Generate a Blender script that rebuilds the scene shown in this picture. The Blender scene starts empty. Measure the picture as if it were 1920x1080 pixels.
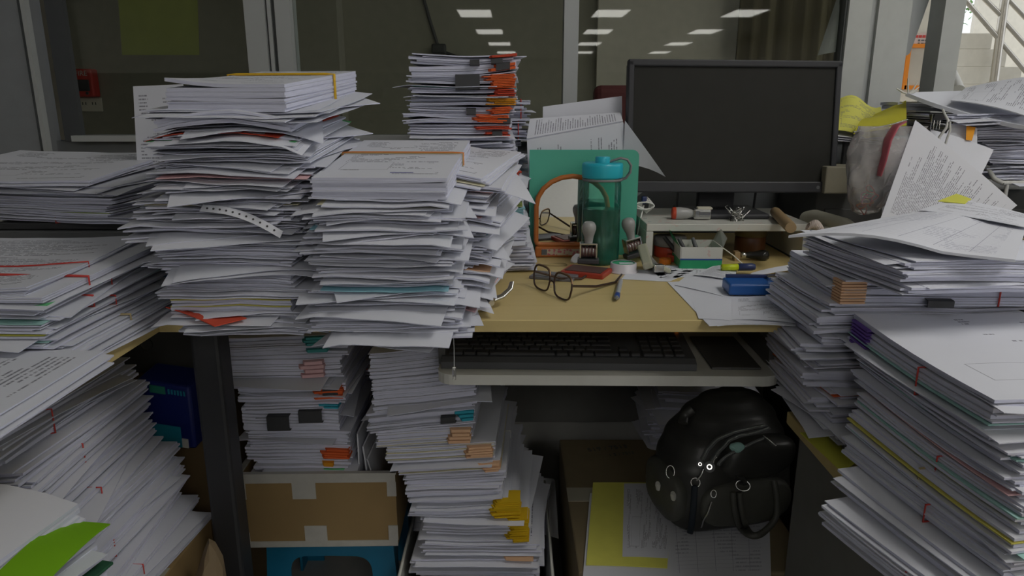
import bpy, bmesh, math, random
from mathutils import Vector, Matrix
from math import sin, cos, pi, radians as RAD

SC = bpy.context.scene
COL = SC.collection
rnd = random.Random(7)

# ------------------------------------------------------------------ camera, world, exposure
EYE = Vector((0.0, 0.0, 1.08))
PITCH = RAD(14.5)
FPX = 1333.0
cam_data = bpy.data.cameras.new('camera')
cam_data.sensor_width = 36.0
cam_data.lens = 36.0 * FPX / 1920.0
cam_data.clip_start = 0.02
cam = bpy.data.objects.new('camera', cam_data)
cam.location = EYE
cam.rotation_euler = (RAD(90) - PITCH, 0, 0)
COL.objects.link(cam)
SC.camera = cam
SC.view_settings.view_transform = 'Standard'
SC.view_settings.look = 'None'
SC.view_settings.gamma = 1.0
SC.view_settings.use_curve_mapping = False
SC.view_settings.exposure = 0.78

wd = bpy.data.worlds.new('daylight')
SC.world = wd
wd.use_nodes = True
wn = wd.node_tree.nodes
wn['Background'].inputs['Color'].default_value = (0.90, 0.94, 1.0, 1)
wn['Background'].inputs['Strength'].default_value = 0.75
PANEL_STRENGTH = 5.2          # ceiling panels

# ------------------------------------------------------------------ photo geometry -> place
CP, SP = cos(PITCH), sin(PITCH)

def ray(px, py):
    cx = (px - 960.0) / FPX
    cy = (540.0 - py) / FPX
    return Vector((cx, CP + cy * SP, -SP + cy * CP))

def W(px, py, Y):
    r = ray(px, py)
    return EYE + r * (Y / r.y)

def WZ(px, py, z):
    r = ray(px, py)
    return EYE + r * ((z - EYE.z) / r.z)

# ------------------------------------------------------------------ materials
MATS = {}

class NT:
    def __init__(self, mat):
        self.nt = mat.node_tree
        self.n = self.nt.nodes
        self.bsdf = self.n['Principled BSDF']
    def new(self, t, **kw):
        nd = self.n.new(t)
        for k, v in kw.items():
            setattr(nd, k, v)
        return nd
    def link(self, a, b):
        self.nt.links.new(a, b)
    def put(self, sock, v):
        if hasattr(v, 'is_output') or isinstance(v, bpy.types.NodeSocket):
            self.link(v, sock)
        else:
            sock.default_value = v
    def m(self, op, a, b=0.0, c=None):
        nd = self.new('ShaderNodeMath', operation=op)
        self.put(nd.inputs[0], a)
        self.put(nd.inputs[1], b)
        if c is not None:
            self.put(nd.inputs[2], c)
        return nd.outputs[0]
    def mul(self, *xs):
        r = xs[0]
        for x in xs[1:]:
            r = self.m('MULTIPLY', r, x)
        return r
    def vec(self, x, y, z=0.0):
        nd = self.new('ShaderNodeCombineXYZ')
        for s, v in zip(nd.inputs, (x, y, z)):
            self.put(s, v)
        return nd.outputs[0]
    def noise(self, v, scale=1.0, detail=2.0, rough=0.5):
        nd = self.new('ShaderNodeTexNoise')
        self.put(nd.inputs['Vector'], v)
        nd.inputs['Scale'].default_value = scale
        nd.inputs['Detail'].default_value = detail
        nd.inputs['Roughness'].default_value = rough
        return nd.outputs['Fac']
    def mix(self, f, a, b):
        nd = self.new('ShaderNodeMix', data_type='RGBA')
        self.put(nd.inputs[0], f)
        for s, v in ((nd.inputs[6], a), (nd.inputs[7], b)):
            self.put(s, v if not isinstance(v, tuple) else (*v[:3], 1))
        return nd.outputs[2]
    def coord(self, which='Object'):
        return self.new('ShaderNodeTexCoord').outputs[which]
    def sep(self, v):
        nd = self.new('ShaderNodeSeparateXYZ')
        self.link(v, nd.inputs[0])
        return nd.outputs

def base_mat(name):
    m = bpy.data.materials.new(name)
    m.use_nodes = True
    MATS[name] = m
    return m, NT(m)

def plain(name, col, rough=0.5, metal=0.0, var=0.10, scale=25.0, spec=0.5, bump=0.0, coat=0.0):
    """a procedural material: base colour with a faint mottling"""
    if name in MATS:
        return MATS[name]
    m, t = base_mat(name)
    f = t.noise(t.coord('Object'), scale, 3.0)
    lo = tuple(c * (1 - var) for c in col)
    hi = tuple(min(1.0, c * (1 + var)) for c in col)
    t.link(t.mix(f, lo, hi), t.bsdf.inputs['Base Color'])
    t.bsdf.inputs['Roughness'].default_value = rough
    t.bsdf.inputs['Metallic'].default_value = metal
    t.bsdf.inputs['Specular IOR Level'].default_value = spec
    t.bsdf.inputs['Coat Weight'].default_value = coat
    if bump:
        b = t.new('ShaderNodeBump')
        b.inputs['Strength'].default_value = bump
        b.inputs['Distance'].default_value = 0.002
        t.link(t.noise(t.coord('Object'), scale * 6, 4.0), b.inputs['Height'])
        t.link(b.outputs[0], t.bsdf.inputs['Normal'])
    return m

def emit_mat(name, col, strength):
    m, t = base_mat(name)
    t.bsdf.inputs['Base Color'].default_value = (0.02, 0.02, 0.02, 1)
    f = t.noise(t.coord('Object'), 3.0, 1.0)
    t.link(t.mix(f, tuple(c * .97 for c in col), col), t.bsdf.inputs['Emission Color'])
    t.bsdf.inputs['Emission Strength'].default_value = strength
    return m

def see_through(name, tint, gloss=0.06, rough=0.02, diffuse=0.0, dcol=(1, 1, 1), fres=1.45, crinkle=0.0):
    """clear film, pane or liquid: tinted transparency under a fresnel gloss"""
    m, t = base_mat(name)
    out = t.n['Material Output']
    tr = t.new('ShaderNodeBsdfTransparent')
    tr.inputs['Color'].default_value = (*tint, 1)
    gl = t.new('ShaderNodeBsdfGlossy')
    gl.inputs['Roughness'].default_value = rough
    if crinkle:
        bp = t.new('ShaderNodeBump')
        bp.inputs['Strength'].default_value = crinkle
        bp.inputs['Distance'].default_value = .01
        t.link(t.noise(t.coord('Object'), 45.0, 5.0, .7), bp.inputs['Height'])
        t.link(bp.outputs[0], gl.inputs['Normal'])
    fr = t.new('ShaderNodeFresnel')
    fr.inputs['IOR'].default_value = fres
    f = t.m('MULTIPLY', fr.outputs[0], gloss)
    cur = tr.outputs[0]
    if diffuse:
        df = t.new('ShaderNodeBsdfDiffuse')
        df.inputs['Color'].default_value = (*dcol, 1)
        mx = t.new('ShaderNodeMixShader')
        nf = t.m('MULTIPLY', t.noise(t.coord('Object'), 18.0, 3.0), diffuse * 2)
        t.link(nf, mx.inputs[0])
        t.link(cur, mx.inputs[1]); t.link(df.outputs[0], mx.inputs[2])
        cur = mx.outputs[0]
    m2 = t.new('ShaderNodeMixShader')
    t.link(f, m2.inputs[0]); t.link(cur, m2.inputs[1]); t.link(gl.outputs[0], m2.inputs[2])
    t.link(m2.outputs[0], out.inputs['Surface'])
    return m

PAPER = (0.74, 0.755, 0.82)

def paper_mat(name, col=PAPER, kind=None, rows=34, turn=False, seed=0.0, ink=(0.13, 0.13, 0.17), amount=0.8, umin=0.10):
    """sheet face; kind None blank, 'text', 'form' or 'table' prints rows of small type by UV"""
    if name in MATS:
        return MATS[name]
    m, t = base_mat(name)
    t.bsdf.inputs['Roughness'].default_value = 0.75
    t.bsdf.inputs['Specular IOR Level'].default_value = 0.2
    n0 = t.noise(t.coord('Object'), 14.0, 2.0)
    base = t.mix(n0, tuple(c * .95 for c in col), col)
    if kind:
        s = t.sep(t.coord('UV'))
        U, V = (s[1], s[0]) if turn else (s[0], s[1])
        row = t.m('MULTIPLY', V, rows)
        r = t.m('FLOOR', row)
        inrow = t.m('LESS_THAN', t.m('FRACT', row), 0.42)
        word = t.m('GREATER_THAN', t.noise(t.vec(t.m('MULTIPLY', U, 55.0), t.m('MULTIPLY', r, 5.3), seed), 1.0, 1.0), 0.40)
        stroke = t.m('GREATER_THAN', t.noise(t.vec(t.m('MULTIPLY', U, 420.0), t.m('MULTIPLY', r, 7.7), seed), 1.0, 0.0), 0.36)
        mu = t.mul(t.m('GREATER_THAN', U, umin), t.m('LESS_THAN', U, 0.91))
        mv = t.mul(t.m('GREATER_THAN', V, 0.07), t.m('LESS_THAN', V, 0.94))
        if kind == 'text':
            reach = t.m('LESS_THAN', U, t.m('MULTIPLY_ADD', t.noise(t.vec(0.0, t.m('MULTIPLY', r, 0.37), seed), 1.0, 0.0), 1.5, 0.05))
            fac = t.mul(inrow, word, stroke, mu, mv, reach)
        elif kind == 'form':
            blk = t.m('GREATER_THAN', t.noise(t.vec(t.m('MULTIPLY', U, 3.0), t.m('MULTIPLY', r, 0.31), seed), 1.0, 1.0), 0.53)
            fac = t.mul(inrow, word, stroke, mu, mv, blk)
            box = t.mul(t.m('GREATER_THAN', U, .12), t.m('LESS_THAN', U, .5), t.m('GREATER_THAN', V, .18), t.m('LESS_THAN', V, .36))
            inn = t.mul(t.m('GREATER_THAN', U, .125), t.m('LESS_THAN', U, .495), t.m('GREATER_THAN', V, .1835), t.m('LESS_THAN', V, .3565))
            fac = t.m('MAXIMUM', t.m('MULTIPLY', fac, t.m('SUBTRACT', 1.0, box)), t.m('MULTIPLY', t.m('SUBTRACT', box, inn), 0.7))
        else:
            rule = t.m('MULTIPLY', t.m('LESS_THAN', t.m('FRACT', t.m('MULTIPLY', V, rows)), 0.09), 0.35)
            wob = t.m('MULTIPLY_ADD', t.noise(t.vec(t.m('FLOOR', t.m('MULTIPLY', U, 6.0)), seed, 0.0), 1.0, 0.0), 0.5, 0.0)
            vert = t.m('LESS_THAN', t.m('FRACT', t.m('MULTIPLY_ADD', U, 6.0, wob)), 0.02)
            hand = t.m('GREATER_THAN', t.noise(t.vec(t.m('MULTIPLY', U, 3.5), t.m('MULTIPLY', V, 2.6), seed), 1.0, 1.0), 0.55)
            fac = t.m('MAXIMUM', t.m('MAXIMUM', rule, vert), t.m('MULTIPLY', t.mul(inrow, word, stroke, hand), 0.55))
            fac = t.mul(fac, mu, mv)
        base = t.mix(t.m('MULTIPLY', fac, amount), base, ink)
    t.link(base, t.bsdf.inputs['Base Color'])
    return m

def edge_mat(name, col, dark=0.80):
    """cut edges of a wad of sheets: fine lines running along the stack (UV: along edge, across thickness)"""
    if name in MATS:
        return MATS[name]
    m, t = base_mat(name)
    t.bsdf.inputs['Roughness'].default_value = 0.85
    t.bsdf.inputs['Specular IOR Level'].default_value = 0.1
    s = t.sep(t.coord('UV'))
    f = t.noise(t.vec(t.m('MULTIPLY', s[0], 3.0), t.m('MULTIPLY', s[1], 900.0), 0.0), 1.0, 3.0, 0.7)
    f = t.m('MULTIPLY_ADD', f, 2.4, -0.7)
    f.node.use_clamp = True
    t.link(t.mix(f, tuple(c * dark for c in col), col), t.bsdf.inputs['Base Color'])
    return m

paper_mat('paper')
edge_mat('paper_edge', (0.70, 0.715, 0.86))  # bluish shade on the stack sides is put into this colour
paper_mat('print_text', kind='text', rows=46, seed=1.3)
paper_mat('print_text_b', kind='text', rows=38, seed=5.1, turn=True)
paper_mat('print_form', kind='form', rows=36, seed=2.2)
paper_mat('print_form_b', kind='form', rows=44, seed=8.2, turn=True)
paper_mat('print_table', kind='table', rows=30, seed=3.7, ink=(0.2, 0.2, 0.3))
TINTS = {'cream': (0.78, 0.74, 0.52), 'pink': (0.78, 0.50, 0.52), 'mint': (0.40, 0.66, 0.62), 'green': (0.16, 0.55, 0.24),
         'yellow': (0.72, 0.66, 0.16), 'red': (0.62, 0.09, 0.05), 'orange': (0.80, 0.15, 0.045), 'amber': (0.80, 0.34, 0.03),
         'peach': (0.82, 0.52, 0.32), 'gold': (0.72, 0.47, 0.02), 'cyan': (0.05, 0.40, 0.52), 'teal': (0.10, 0.42, 0.42),
         'sky': (0.32, 0.60, 0.70), 'olive': (0.36, 0.45, 0.16), 'violet': (0.18, 0.10, 0.42), 'blue': (0.04, 0.14, 0.42),
         'lime': (0.24, 0.55, 0.015), 'grey': (0.42, 0.43, 0.45), 'lemon': (0.68, 0.68, 0.10)}
for _k, _c in TINTS.items():
    paper_mat('sheet_' + _k, _c)
    edge_mat('edge_' + _k, _c)
plain('alu', (0.46, 0.48, 0.48), 0.45, 0.0, 0.04)
plain('alu_shadow_gap', (0.10, 0.11, 0.11), 0.6)
plain('black_plastic', (0.045, 0.046, 0.050), 0.5)
plain('black_board', (0.085, 0.085, 0.082), 0.55)
plain('dark_grey', (0.12, 0.125, 0.13), 0.6)
plain('white_plastic', (0.62, 0.62, 0.57), 0.4)
plain('chrome', (0.62, 0.62, 0.60), 0.22, 1.0)
plain('red_rubber', (0.55, 0.05, 0.04), 0.6)
plain('orange_rubber', (0.70, 0.22, 0.04), 0.6)
plain('yellow_rubber', (0.75, 0.45, 0.02), 0.6)
plain('tan_rubber', (0.42, 0.33, 0.17), 0.6)
plain('white_cord', (0.72, 0.72, 0.68), 0.7)

# ------------------------------------------------------------------ mesh building
class MB:
    def __init__(self):
        self.v = []; self.f = []; self.mi = []; self.uv = []; self.sm = []
        self.X = Matrix.Identity(4)
    def at(self, loc=(0, 0, 0), rot=(0, 0, 0)):
        from mathutils import Euler
        self.X = Matrix.Translation(Vector(loc)) @ Euler(rot, 'XYZ').to_matrix().to_4x4()
        return self
    def add(self, vs, fs, mi=0, uvs=None, smooth=False):
        o = len(self.v)
        self.v += [tuple(self.X @ Vector(p)) for p in vs]
        for k, f in enumerate(fs):
            self.f.append(tuple(i + o for i in f))
            self.mi.append(mi); self.sm.append(smooth)
            self.uv.append([uvs[i] for i in f] if uvs else [(0.0, 0.0)] * len(f))
        return self
    def box(self, c, s, mi=0, r=0.0, seg=2):
        x, y, z = s[0] / 2, s[1] / 2, s[2] / 2
        if r <= 0:
            vs = [(c[0] + a * x, c[1] + b * y, c[2] + d * z) for a in (-1, 1) for b in (-1, 1) for d in (-1, 1)]
            fs = [(0, 1, 3, 2), (4, 6, 7, 5), (0, 4, 5, 1), (2, 3, 7, 6), (0, 2, 6, 4), (1, 5, 7, 3)]
            return self.add(vs, fs, mi)
        bm = bmesh.new()
        bmesh.ops.create_cube(bm, size=1.0)
        for q in bm.verts:
            q.co = Vector((c[0] + q.co.x * s[0], c[1] + q.co.y * s[1], c[2] + q.co.z * s[2]))
        bmesh.ops.bevel(bm, geom=list(bm.edges), offset=min(r, x * .98, y * .98, z * .98), segments=seg, affect='EDGES', profile=0.5)
        return self.bm(bm, mi, smooth=False)
    def bm(self, bm, mi=0, smooth=False):
        bm.verts.index_update()
        vs = [q.co.copy() for q in bm.verts]
        fs = [tuple(q.index for q in f.verts) for f in bm.faces]
        bm.free()
        return self.add(vs, fs, mi, smooth=smooth)
    def prism(self, pts, d, axis='y', mi=0, smooth=False):
        """polygon pts (2D) pushed along an axis from 0 to d"""
        n = len(pts)
        def p3(p, t):
            return {'y': (p[0], t, p[1]), 'z': (p[0], p[1], t), 'x': (t, p[0], p[1])}[axis]
        vs = [p3(p, 0) for p in pts] + [p3(p, d) for p in pts]
        fs = [tuple(range(n))[::-1], tuple(range(n, 2 * n))]
        self.add(vs, fs, mi)
        side = [(i, (i + 1) % n, n + (i + 1) % n, n + i) for i in range(n)]
        return self.add(vs, side, mi, smooth=smooth)
    def lathe(self, prof, n=32, mi=0, c=(0, 0, 0), smooth=True, axis='z'):
        vs, fs = [], []
        for r, z in prof:
            for k in range(n):
                a = 2 * pi * k / n
                p = (r * cos(a), r * sin(a), z)
                if axis == 'y':
                    p = (p[0], z, p[1])
                elif axis == 'x':
                    p = (z, p[0], p[1])
                vs.append((c[0] + p[0], c[1] + p[1], c[2] + p[2]))
        for i in range(len(prof) - 1):
            for k in range(n):
                k2 = (k + 1) % n
                fs.append((i * n + k, i * n + k2, (i + 1) * n + k2, (i + 1) * n + k))
        return self.add(vs, fs, mi, smooth=smooth)
    def cyl(self, c, r, h, n=24, mi=0, axis='z'):
        return self.lathe([(0.0001, 0), (r, 0), (r, h), (0.0001, h)], n, mi, c, smooth=False, axis=axis)
    def tube(self, pts, r, n=8, mi=0, closed=False, flat=1.0, cap=True):
        """round (or flattened) bar along a path"""
        P = [Vector(p) for p in pts]
        m = len(P)
        rr = r if isinstance(r, (list, tuple)) else [r] * m
        vs, fs = [], []
        up = Vector((0, 0, 1))
        prev = None
        for i in range(m):
            a = P[(i - 1) % m] if (closed or i > 0) else P[i]
            b = P[(i + 1) % m] if (closed or i < m - 1) else P[i]
            d = (b - a)
            d = d.normalized() if d.length > 1e-9 else Vector((0, 0, 1))
            if prev is None:
                s = d.cross(up)
                if s.length < 1e-3:
                    s = d.cross(Vector((1, 0, 0)))
            else:
                s = prev - d * prev.dot(d)
                if s.length < 1e-6:
                    s = d.cross(up)
            s.normalize()
            prev = s
            q = s.cross(d).normalized()
            for k in range(n):
                t = 2 * pi * k / n
                vs.append(P[i] + s * (rr[i] * cos(t)) + q * (rr[i] * flat * sin(t)))
        rings = m if closed else m - 1
        for i in range(rings):
            j = (i + 1) % m
            for k in range(n):
                k2 = (k + 1) % n
                fs.append((i * n + k, i * n + k2, j * n + k2, j * n + k))
        self.add(vs, fs, mi, smooth=True)
        if cap and not closed:
            self.add(vs[:n], [tuple(range(n))[::-1]], mi)
            self.add(vs[-n:], [tuple(range(n))], mi)
        return self
    def ball(self, c, r, n=20, mi=0, sq=(1, 1, 1)):
        prof = [(max(1e-5, r * sin(pi * i / 12)), -r * cos(pi * i / 12)) for i in range(13)]
        vs, fs = [], []
        for q, z in prof:
            for k in range(n):
                a = 2 * pi * k / n
                vs.append((c[0] + q * cos(a) * sq[0], c[1] + q * sin(a) * sq[1], c[2] + z * sq[2]))
        for i in range(12):
            for k in range(n):
                k2 = (k + 1) % n
                fs.append((i * n + k, i * n + k2, (i + 1) * n + k2, (i + 1) * n + k))
        return self.add(vs, fs, mi, smooth=True)
    def slab(self, fn, nx, ny, t, mt=0, me=1, seed=0.0, size=(0.21, 0.297)):
        """a wad of sheets t thick: fn(u, v) gives the lower face; upper face is t above"""
        vs, uv = [], []
        nr = Vector((0, 0, 1))
        for h in (0.0, t):
            for j in range(ny + 1):
                for i in range(nx + 1):
                    p = Vector(fn(i / nx, j / ny))
                    vs.append(p + nr * h); uv.append((i / nx, j / ny))
        k = (nx + 1) * (ny + 1)
        top = [(k + j * (nx + 1) + i, k + j * (nx + 1) + i + 1, k + (j + 1) * (nx + 1) + i + 1, k + (j + 1) * (nx + 1) + i) for j in range(ny) for i in range(nx)]
        bot = [tuple(a - k for a in f[::-1]) for f in top]
        self.add(vs[k:], [tuple(a - k for a in f) for f in top], mt, uv[k:], True)
        self.add(vs[:k], bot, 2 if self.three else mt, uv[:k], True)
        # the four cut edges with their own corners
        ring = [(i, 0) for i in range(nx)] + [(nx, j) for j in range(ny)] + [(i, ny) for i in range(nx, 0, -1)] + [(0, j) for j in range(ny, 0, -1)]
        ids = [j * (nx + 1) + i for i, j in ring]
        ev, eu, L = [], [], 0.0
        n = len(ids)
        for q in range(n + 1):
            a = ids[q % n]
            if q:
                L += (vs[a] - vs[ids[q - 1]]).length
            ev += [vs[a], vs[a + k]]
            eu += [(L * 10 + seed, seed), (L * 10 + seed, seed + t)]
        self.add(ev, [(2 * q, 2 * q + 2, 2 * q + 3, 2 * q + 1) for q in range(n)], me, eu, False)
        return self
    three = False
    def build(self, name, mats, parent=None, loc=(0, 0, 0), rz=0.0, rot=None):
        me = bpy.data.meshes.new(name)
        me.from_pydata(self.v, [], self.f)
        if not isinstance(mats, (list, tuple)):
            mats = [mats]
        for m in mats:
            me.materials.append(MATS[m] if isinstance(m, str) else m)
        me.polygons.foreach_set('material_index', self.mi)
        me.polygons.foreach_set('use_smooth', self.sm)
        ul = me.uv_layers.new(name='UVMap')
        ul.data.foreach_set('uv', [c for f in self.uv for p in f for c in p])
        me.validate(clean_customdata=False)
        me.update()
        o = bpy.data.objects.new(name, me)
        COL.objects.link(o)
        o.location = loc
        o.rotation_euler = rot if rot else (0, 0, rz)
        if parent:
            o.parent = parent
        return o

def tag(o, label, cat, group=None):
    o['label'] = label
    o['category'] = cat
    if group:
        o['group'] = group
    return o

def thing(name, label, cat, loc, rz=0.0, group=None, rot=None):
    o = bpy.data.objects.new(name, None)
    COL.objects.link(o)
    o.location = loc
    o.rotation_euler = rot if rot else (0, 0, rz)
    o.empty_display_size = 0.05
    return tag(o, label, cat, group)

def struct(o):
    o['kind'] = 'structure'
    return o

def part(o, label):
    o['label'] = label
    return o

def copy_tree(o, parent=None):
    c = o.copy()
    COL.objects.link(c)
    c.parent = parent
    for ch in list(o.children):
        copy_tree(ch, c)
    return c

def text_mesh(name, body, size, mat, parent, loc, rot=(0, 0, 0), depth=0.0006):
    cu = bpy.data.curves.new(name, 'FONT')
    cu.body = body
    cu.size = size
    cu.extrude = depth
    cu.align_x = 'CENTER'
    cu.align_y = 'CENTER'
    tmp = bpy.data.objects.new(name, cu)
    me = bpy.data.meshes.new_from_object(tmp)
    bpy.data.objects.remove(tmp)
    me.materials.append(MATS[mat])
    o = bpy.data.objects.new(name, me)
    COL.objects.link(o)
    o.parent = parent
    o.location = loc
    o.rotation_euler = rot
    return o

# ================================================================== THE SETTING
GLASS_TURN = -0.1
YG = 1.95                                     # plane of the glass partition

def wall_box(name, lo, hi, mat):
    lo, hi = Vector(lo), Vector(hi)
    c = (lo + hi) / 2
    return struct(MB().box((0, 0, 0), hi - lo).build(name, mat, loc=c))

plain('floor_tile', (0.38, 0.38, 0.37), 0.5)
plain('ceiling_board', (0.60, 0.60, 0.58), 0.8)
plain('office_wall', (0.66, 0.65, 0.62), 0.7)
plain('partition_grey', (0.17, 0.18, 0.19), 0.6)
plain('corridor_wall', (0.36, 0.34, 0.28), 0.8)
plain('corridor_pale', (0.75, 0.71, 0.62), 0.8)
plain('brown_cloth', (0.10, 0.085, 0.045), 0.9)
plain('stair_white', (0.74, 0.70, 0.60), 0.6)
plain('column_grey', (0.27, 0.285, 0.30), 0.6)
see_through('window_glass', (0.86, 0.88, 0.84), gloss=0.85, rough=0.015)

wall_box('floor', (-5, -24, -0.1), (6, 9, 0), 'floor_tile')
wall_box('ceiling', (-5, -24, 2.72), (3.2, 4.2, 2.8), 'ceiling_board')
wall_box('wall_left', (-5.1, -24, 0), (-5, 9, 2.8), 'office_wall')
wall_box('wall_right', (6, -24, 0), (6.1, 1.9, 2.8), 'office_wall')
wall_box('wall_rear', (-5, -24.1, 0), (6, -24, 2.8), 'office_wall')
wall_box('ceiling_side', (3.2, -24, 2.72), (6.0, 1.2, 2.8), 'ceiling_board')
# unseen screen added behind the viewer to shade the lower left papers
wall_box('wall_shade_screen', (-4.2, -1.05, 0), (0.05, -1.0, 1.28), 'partition_grey')
# low solid part of the partition, sill at about a metre
wall_box('wall_partition', (-1.34, YG - 0.02, 0.0), (1.03, YG + 0.05, 0.985), 'partition_grey')
def xg(px, py=100, Y=None):
    return W(px, py, Y or YG).x

wall_box('wall_column', (-1.75, YG - 0.09, 0), (xg(97, 150) , YG + 0.0, 2.72), 'column_grey')
plain('column_dark', (0.07, 0.075, 0.08), 0.6)
plain('under_wall', (0.50, 0.50, 0.47), 0.7)
wall_box('wall_low', (-1.23, YG - 0.05, 0.0), (1.4, YG - 0.022, 0.5), 'under_wall')


def frame_post(name, p0, p1, mat='alu', d=0.06, y=0.0, z0=0.985, z1=2.7, top=None):
    a, b = xg(p0, 100, YG - d / 2 + y), xg(p1, 100, YG - d / 2 + y)
    return wall_box(name, (a, YG - d / 2 + y, z0), (b, YG + d / 2 + y, z1), mat)

frame_post('highlight_strip', 52, 60, 'alu', 0.02, -0.09, 0.0)  # pale strip stands in for the highlight line on the column
frame_post('trim_2', 97, 131, 'column_dark', 0.016, -0.02)
frame_post('trim_3', 464, 502, 'alu')
frame_post('trim_4', 502, 521, 'alu_shadow_gap', 0.03)
frame_post('trim_5', 507, 514, 'alu', 0.05)
frame_post('trim_6', 521, 549, 'alu')
frame_post('trim_7', 1057, 1084, 'alu')
plain('alu_bright', (0.52, 0.54, 0.52), 0.45)
frame_post('trim_8', 1583, 1625, 'alu_bright', 0.06)
frame_post('trim_9', 1625, 1638, 'alu', 0.04)
frame_post('highlight_strip0', 1638, 1655, 'alu_bright', 0.065)
frame_post('highlight_strip1', 1655, 1699, 'alu_bright', 0.06)
frame_post('highlight_strip2', 1576, 1583, 'alu_shadow_gap', 0.04)
# free-standing post of the open doorway at the right, in two tones of face
a, b = xg(1760, 100, YG), xg(1798, 100, YG)
wall_box('highlight_strip3', (a, YG, 0.0), (b, YG + 0.07, 2.7), 'alu_bright')
sl = wall_box('highlight_strip4', (xg(131), YG - 0.05, 0.985), (xg(1583), YG + 0.06, 1.0), 'alu')
wall_box('highlight_strip5', (xg(131), YG - 0.04, 2.2), (xg(1748), YG + 0.04, 2.7), 'alu')

for i, (p0, p1, tz) in enumerate(((131, 464, 0), (549, 1057, 0), (1084, 1577, 0))):
    a, b = xg(p0), xg(p1)
    w = struct(MB().box((0, 0, 0), (b - a, 0.006, 1.2)).build('window_%d' % (i + 1), 'window_glass', loc=((a + b) / 2, YG, 1.6), rz=RAD(GLASS_TURN)))

# behind the glass: a dim room
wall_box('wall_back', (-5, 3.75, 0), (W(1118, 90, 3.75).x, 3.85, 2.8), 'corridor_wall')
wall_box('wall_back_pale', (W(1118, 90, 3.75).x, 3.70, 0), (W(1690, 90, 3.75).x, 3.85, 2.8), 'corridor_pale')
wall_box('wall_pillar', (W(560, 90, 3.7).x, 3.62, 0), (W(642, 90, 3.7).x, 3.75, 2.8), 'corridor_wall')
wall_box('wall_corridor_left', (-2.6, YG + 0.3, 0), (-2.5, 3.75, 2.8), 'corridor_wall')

# ceiling light panels: rows running back into the office behind the viewer
emit_mat('panel_light', (1.0, 0.97, 0.92), PANEL_STRENGTH)
def make_panel(x, y, rz, label):
    t = thing('ceiling_light', label, 'ceiling light', (x, y, 2.715), rz, 'recessed light panels in the office ceiling')
    fr = MB()
    for sx in (-1, 1):
        fr.box((sx * 0.315, 0, -0.008), (0.03, 1.23, 0.02))
        fr.box((0, sx * 0.60, -0.008), (0.60, 0.03, 0.02))
    fr.build('frame', 'alu', t)
    MB().box((0, 0, -0.004), (0.6, 1.17, 0.008)).build('diffuser', 'panel_light', t)
    return t
panel0 = None
for c, cx in enumerate((-0.72, 1.78, 4.25)):
    for r in range(7):
        if c == 0 and r < 1:
            continue      # no panel right over the left desk
        y = 0.15 - 3.42 * r
        # the rows run two and a half degrees off the desk's own direction
        a = RAD(2.6)
        x = cx + (y + 10.2) * math.tan(a) * -1.0
        if panel0 is None:
            panel0 = make_panel(x, y, 0, 'recessed ceiling light panel over the office behind the viewer')
        else:
            q = copy_tree(panel0)
            q.location = (x, y, 2.715)

# the dark brown hanging behind the glass, the stairwell and what can be seen in it
a, b = W(1384, 60, 3.5), W(1588, 60, 3.5)
cl = MB()
def fold(u, v):
    return (a.x + (b.x - a.x) * u, 3.5 + 0.02 * sin(u * 40) + .008 * sin(u * 93), 0.95 + 1.3 * v)
N_ = 40
vs = [fold(i / N_, j) for j in (0, 1) for i in range(N_ + 1)]
cl.add(vs, [(i, i + 1, N_ + 2 + i, N_ + 1 + i) for i in range(N_)], smooth=True)
vs2 = [(x, y + .012, z) for x, y, z in vs]
cl.add(vs2, [(i, N_ + 1 + i, N_ + 2 + i, i + 1) for i in range(N_)], smooth=True)
tag(cl.build('curtain', 'brown_cloth'), 'dark brown hanging curtain in the room behind the glass', 'curtain')

# chair back seen through the glass
plain('maroon', (0.22, 0.06, 0.07), 0.7)
ca, cb = W(1112, 190, 2.6), W(1215, 160, 2.6)
ch = thing('office_chair', 'maroon chair back seen through the glass left of the monitor', 'chair', ((ca.x + cb.x) / 2, 2.7, 0))
MB().box((0, 0, 0), (cb.x - ca.x, .06, .42), r=.025, seg=3).build('backrest', 'maroon', ch, loc=(0, -.1, cb.z - .21))
MB().box((0, 0, 0), (.45, .45, .07), r=.03, seg=3).build('seat', 'maroon', ch, loc=(0, .15, .46))
MB().tube([(0, -.08, cb.z - .35), (0, -.1, .5), (0, .1, .44)], .02, 8).build('back_post', 'black_plastic', ch)
MB().cyl((0, .15, .06), .03, .37).build('column', 'black_plastic', ch)
bs = MB()
for k in range(5):
    q = 2 * pi * k / 5
    bs.tube([(0, .15, .08), (.26 * cos(q), .15 + .26 * sin(q), .03)], .022, 8)
    bs.ball((.26 * cos(q), .15 + .26 * sin(q), .03), .03)
bs.build('base', 'black_plastic', ch)

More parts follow.
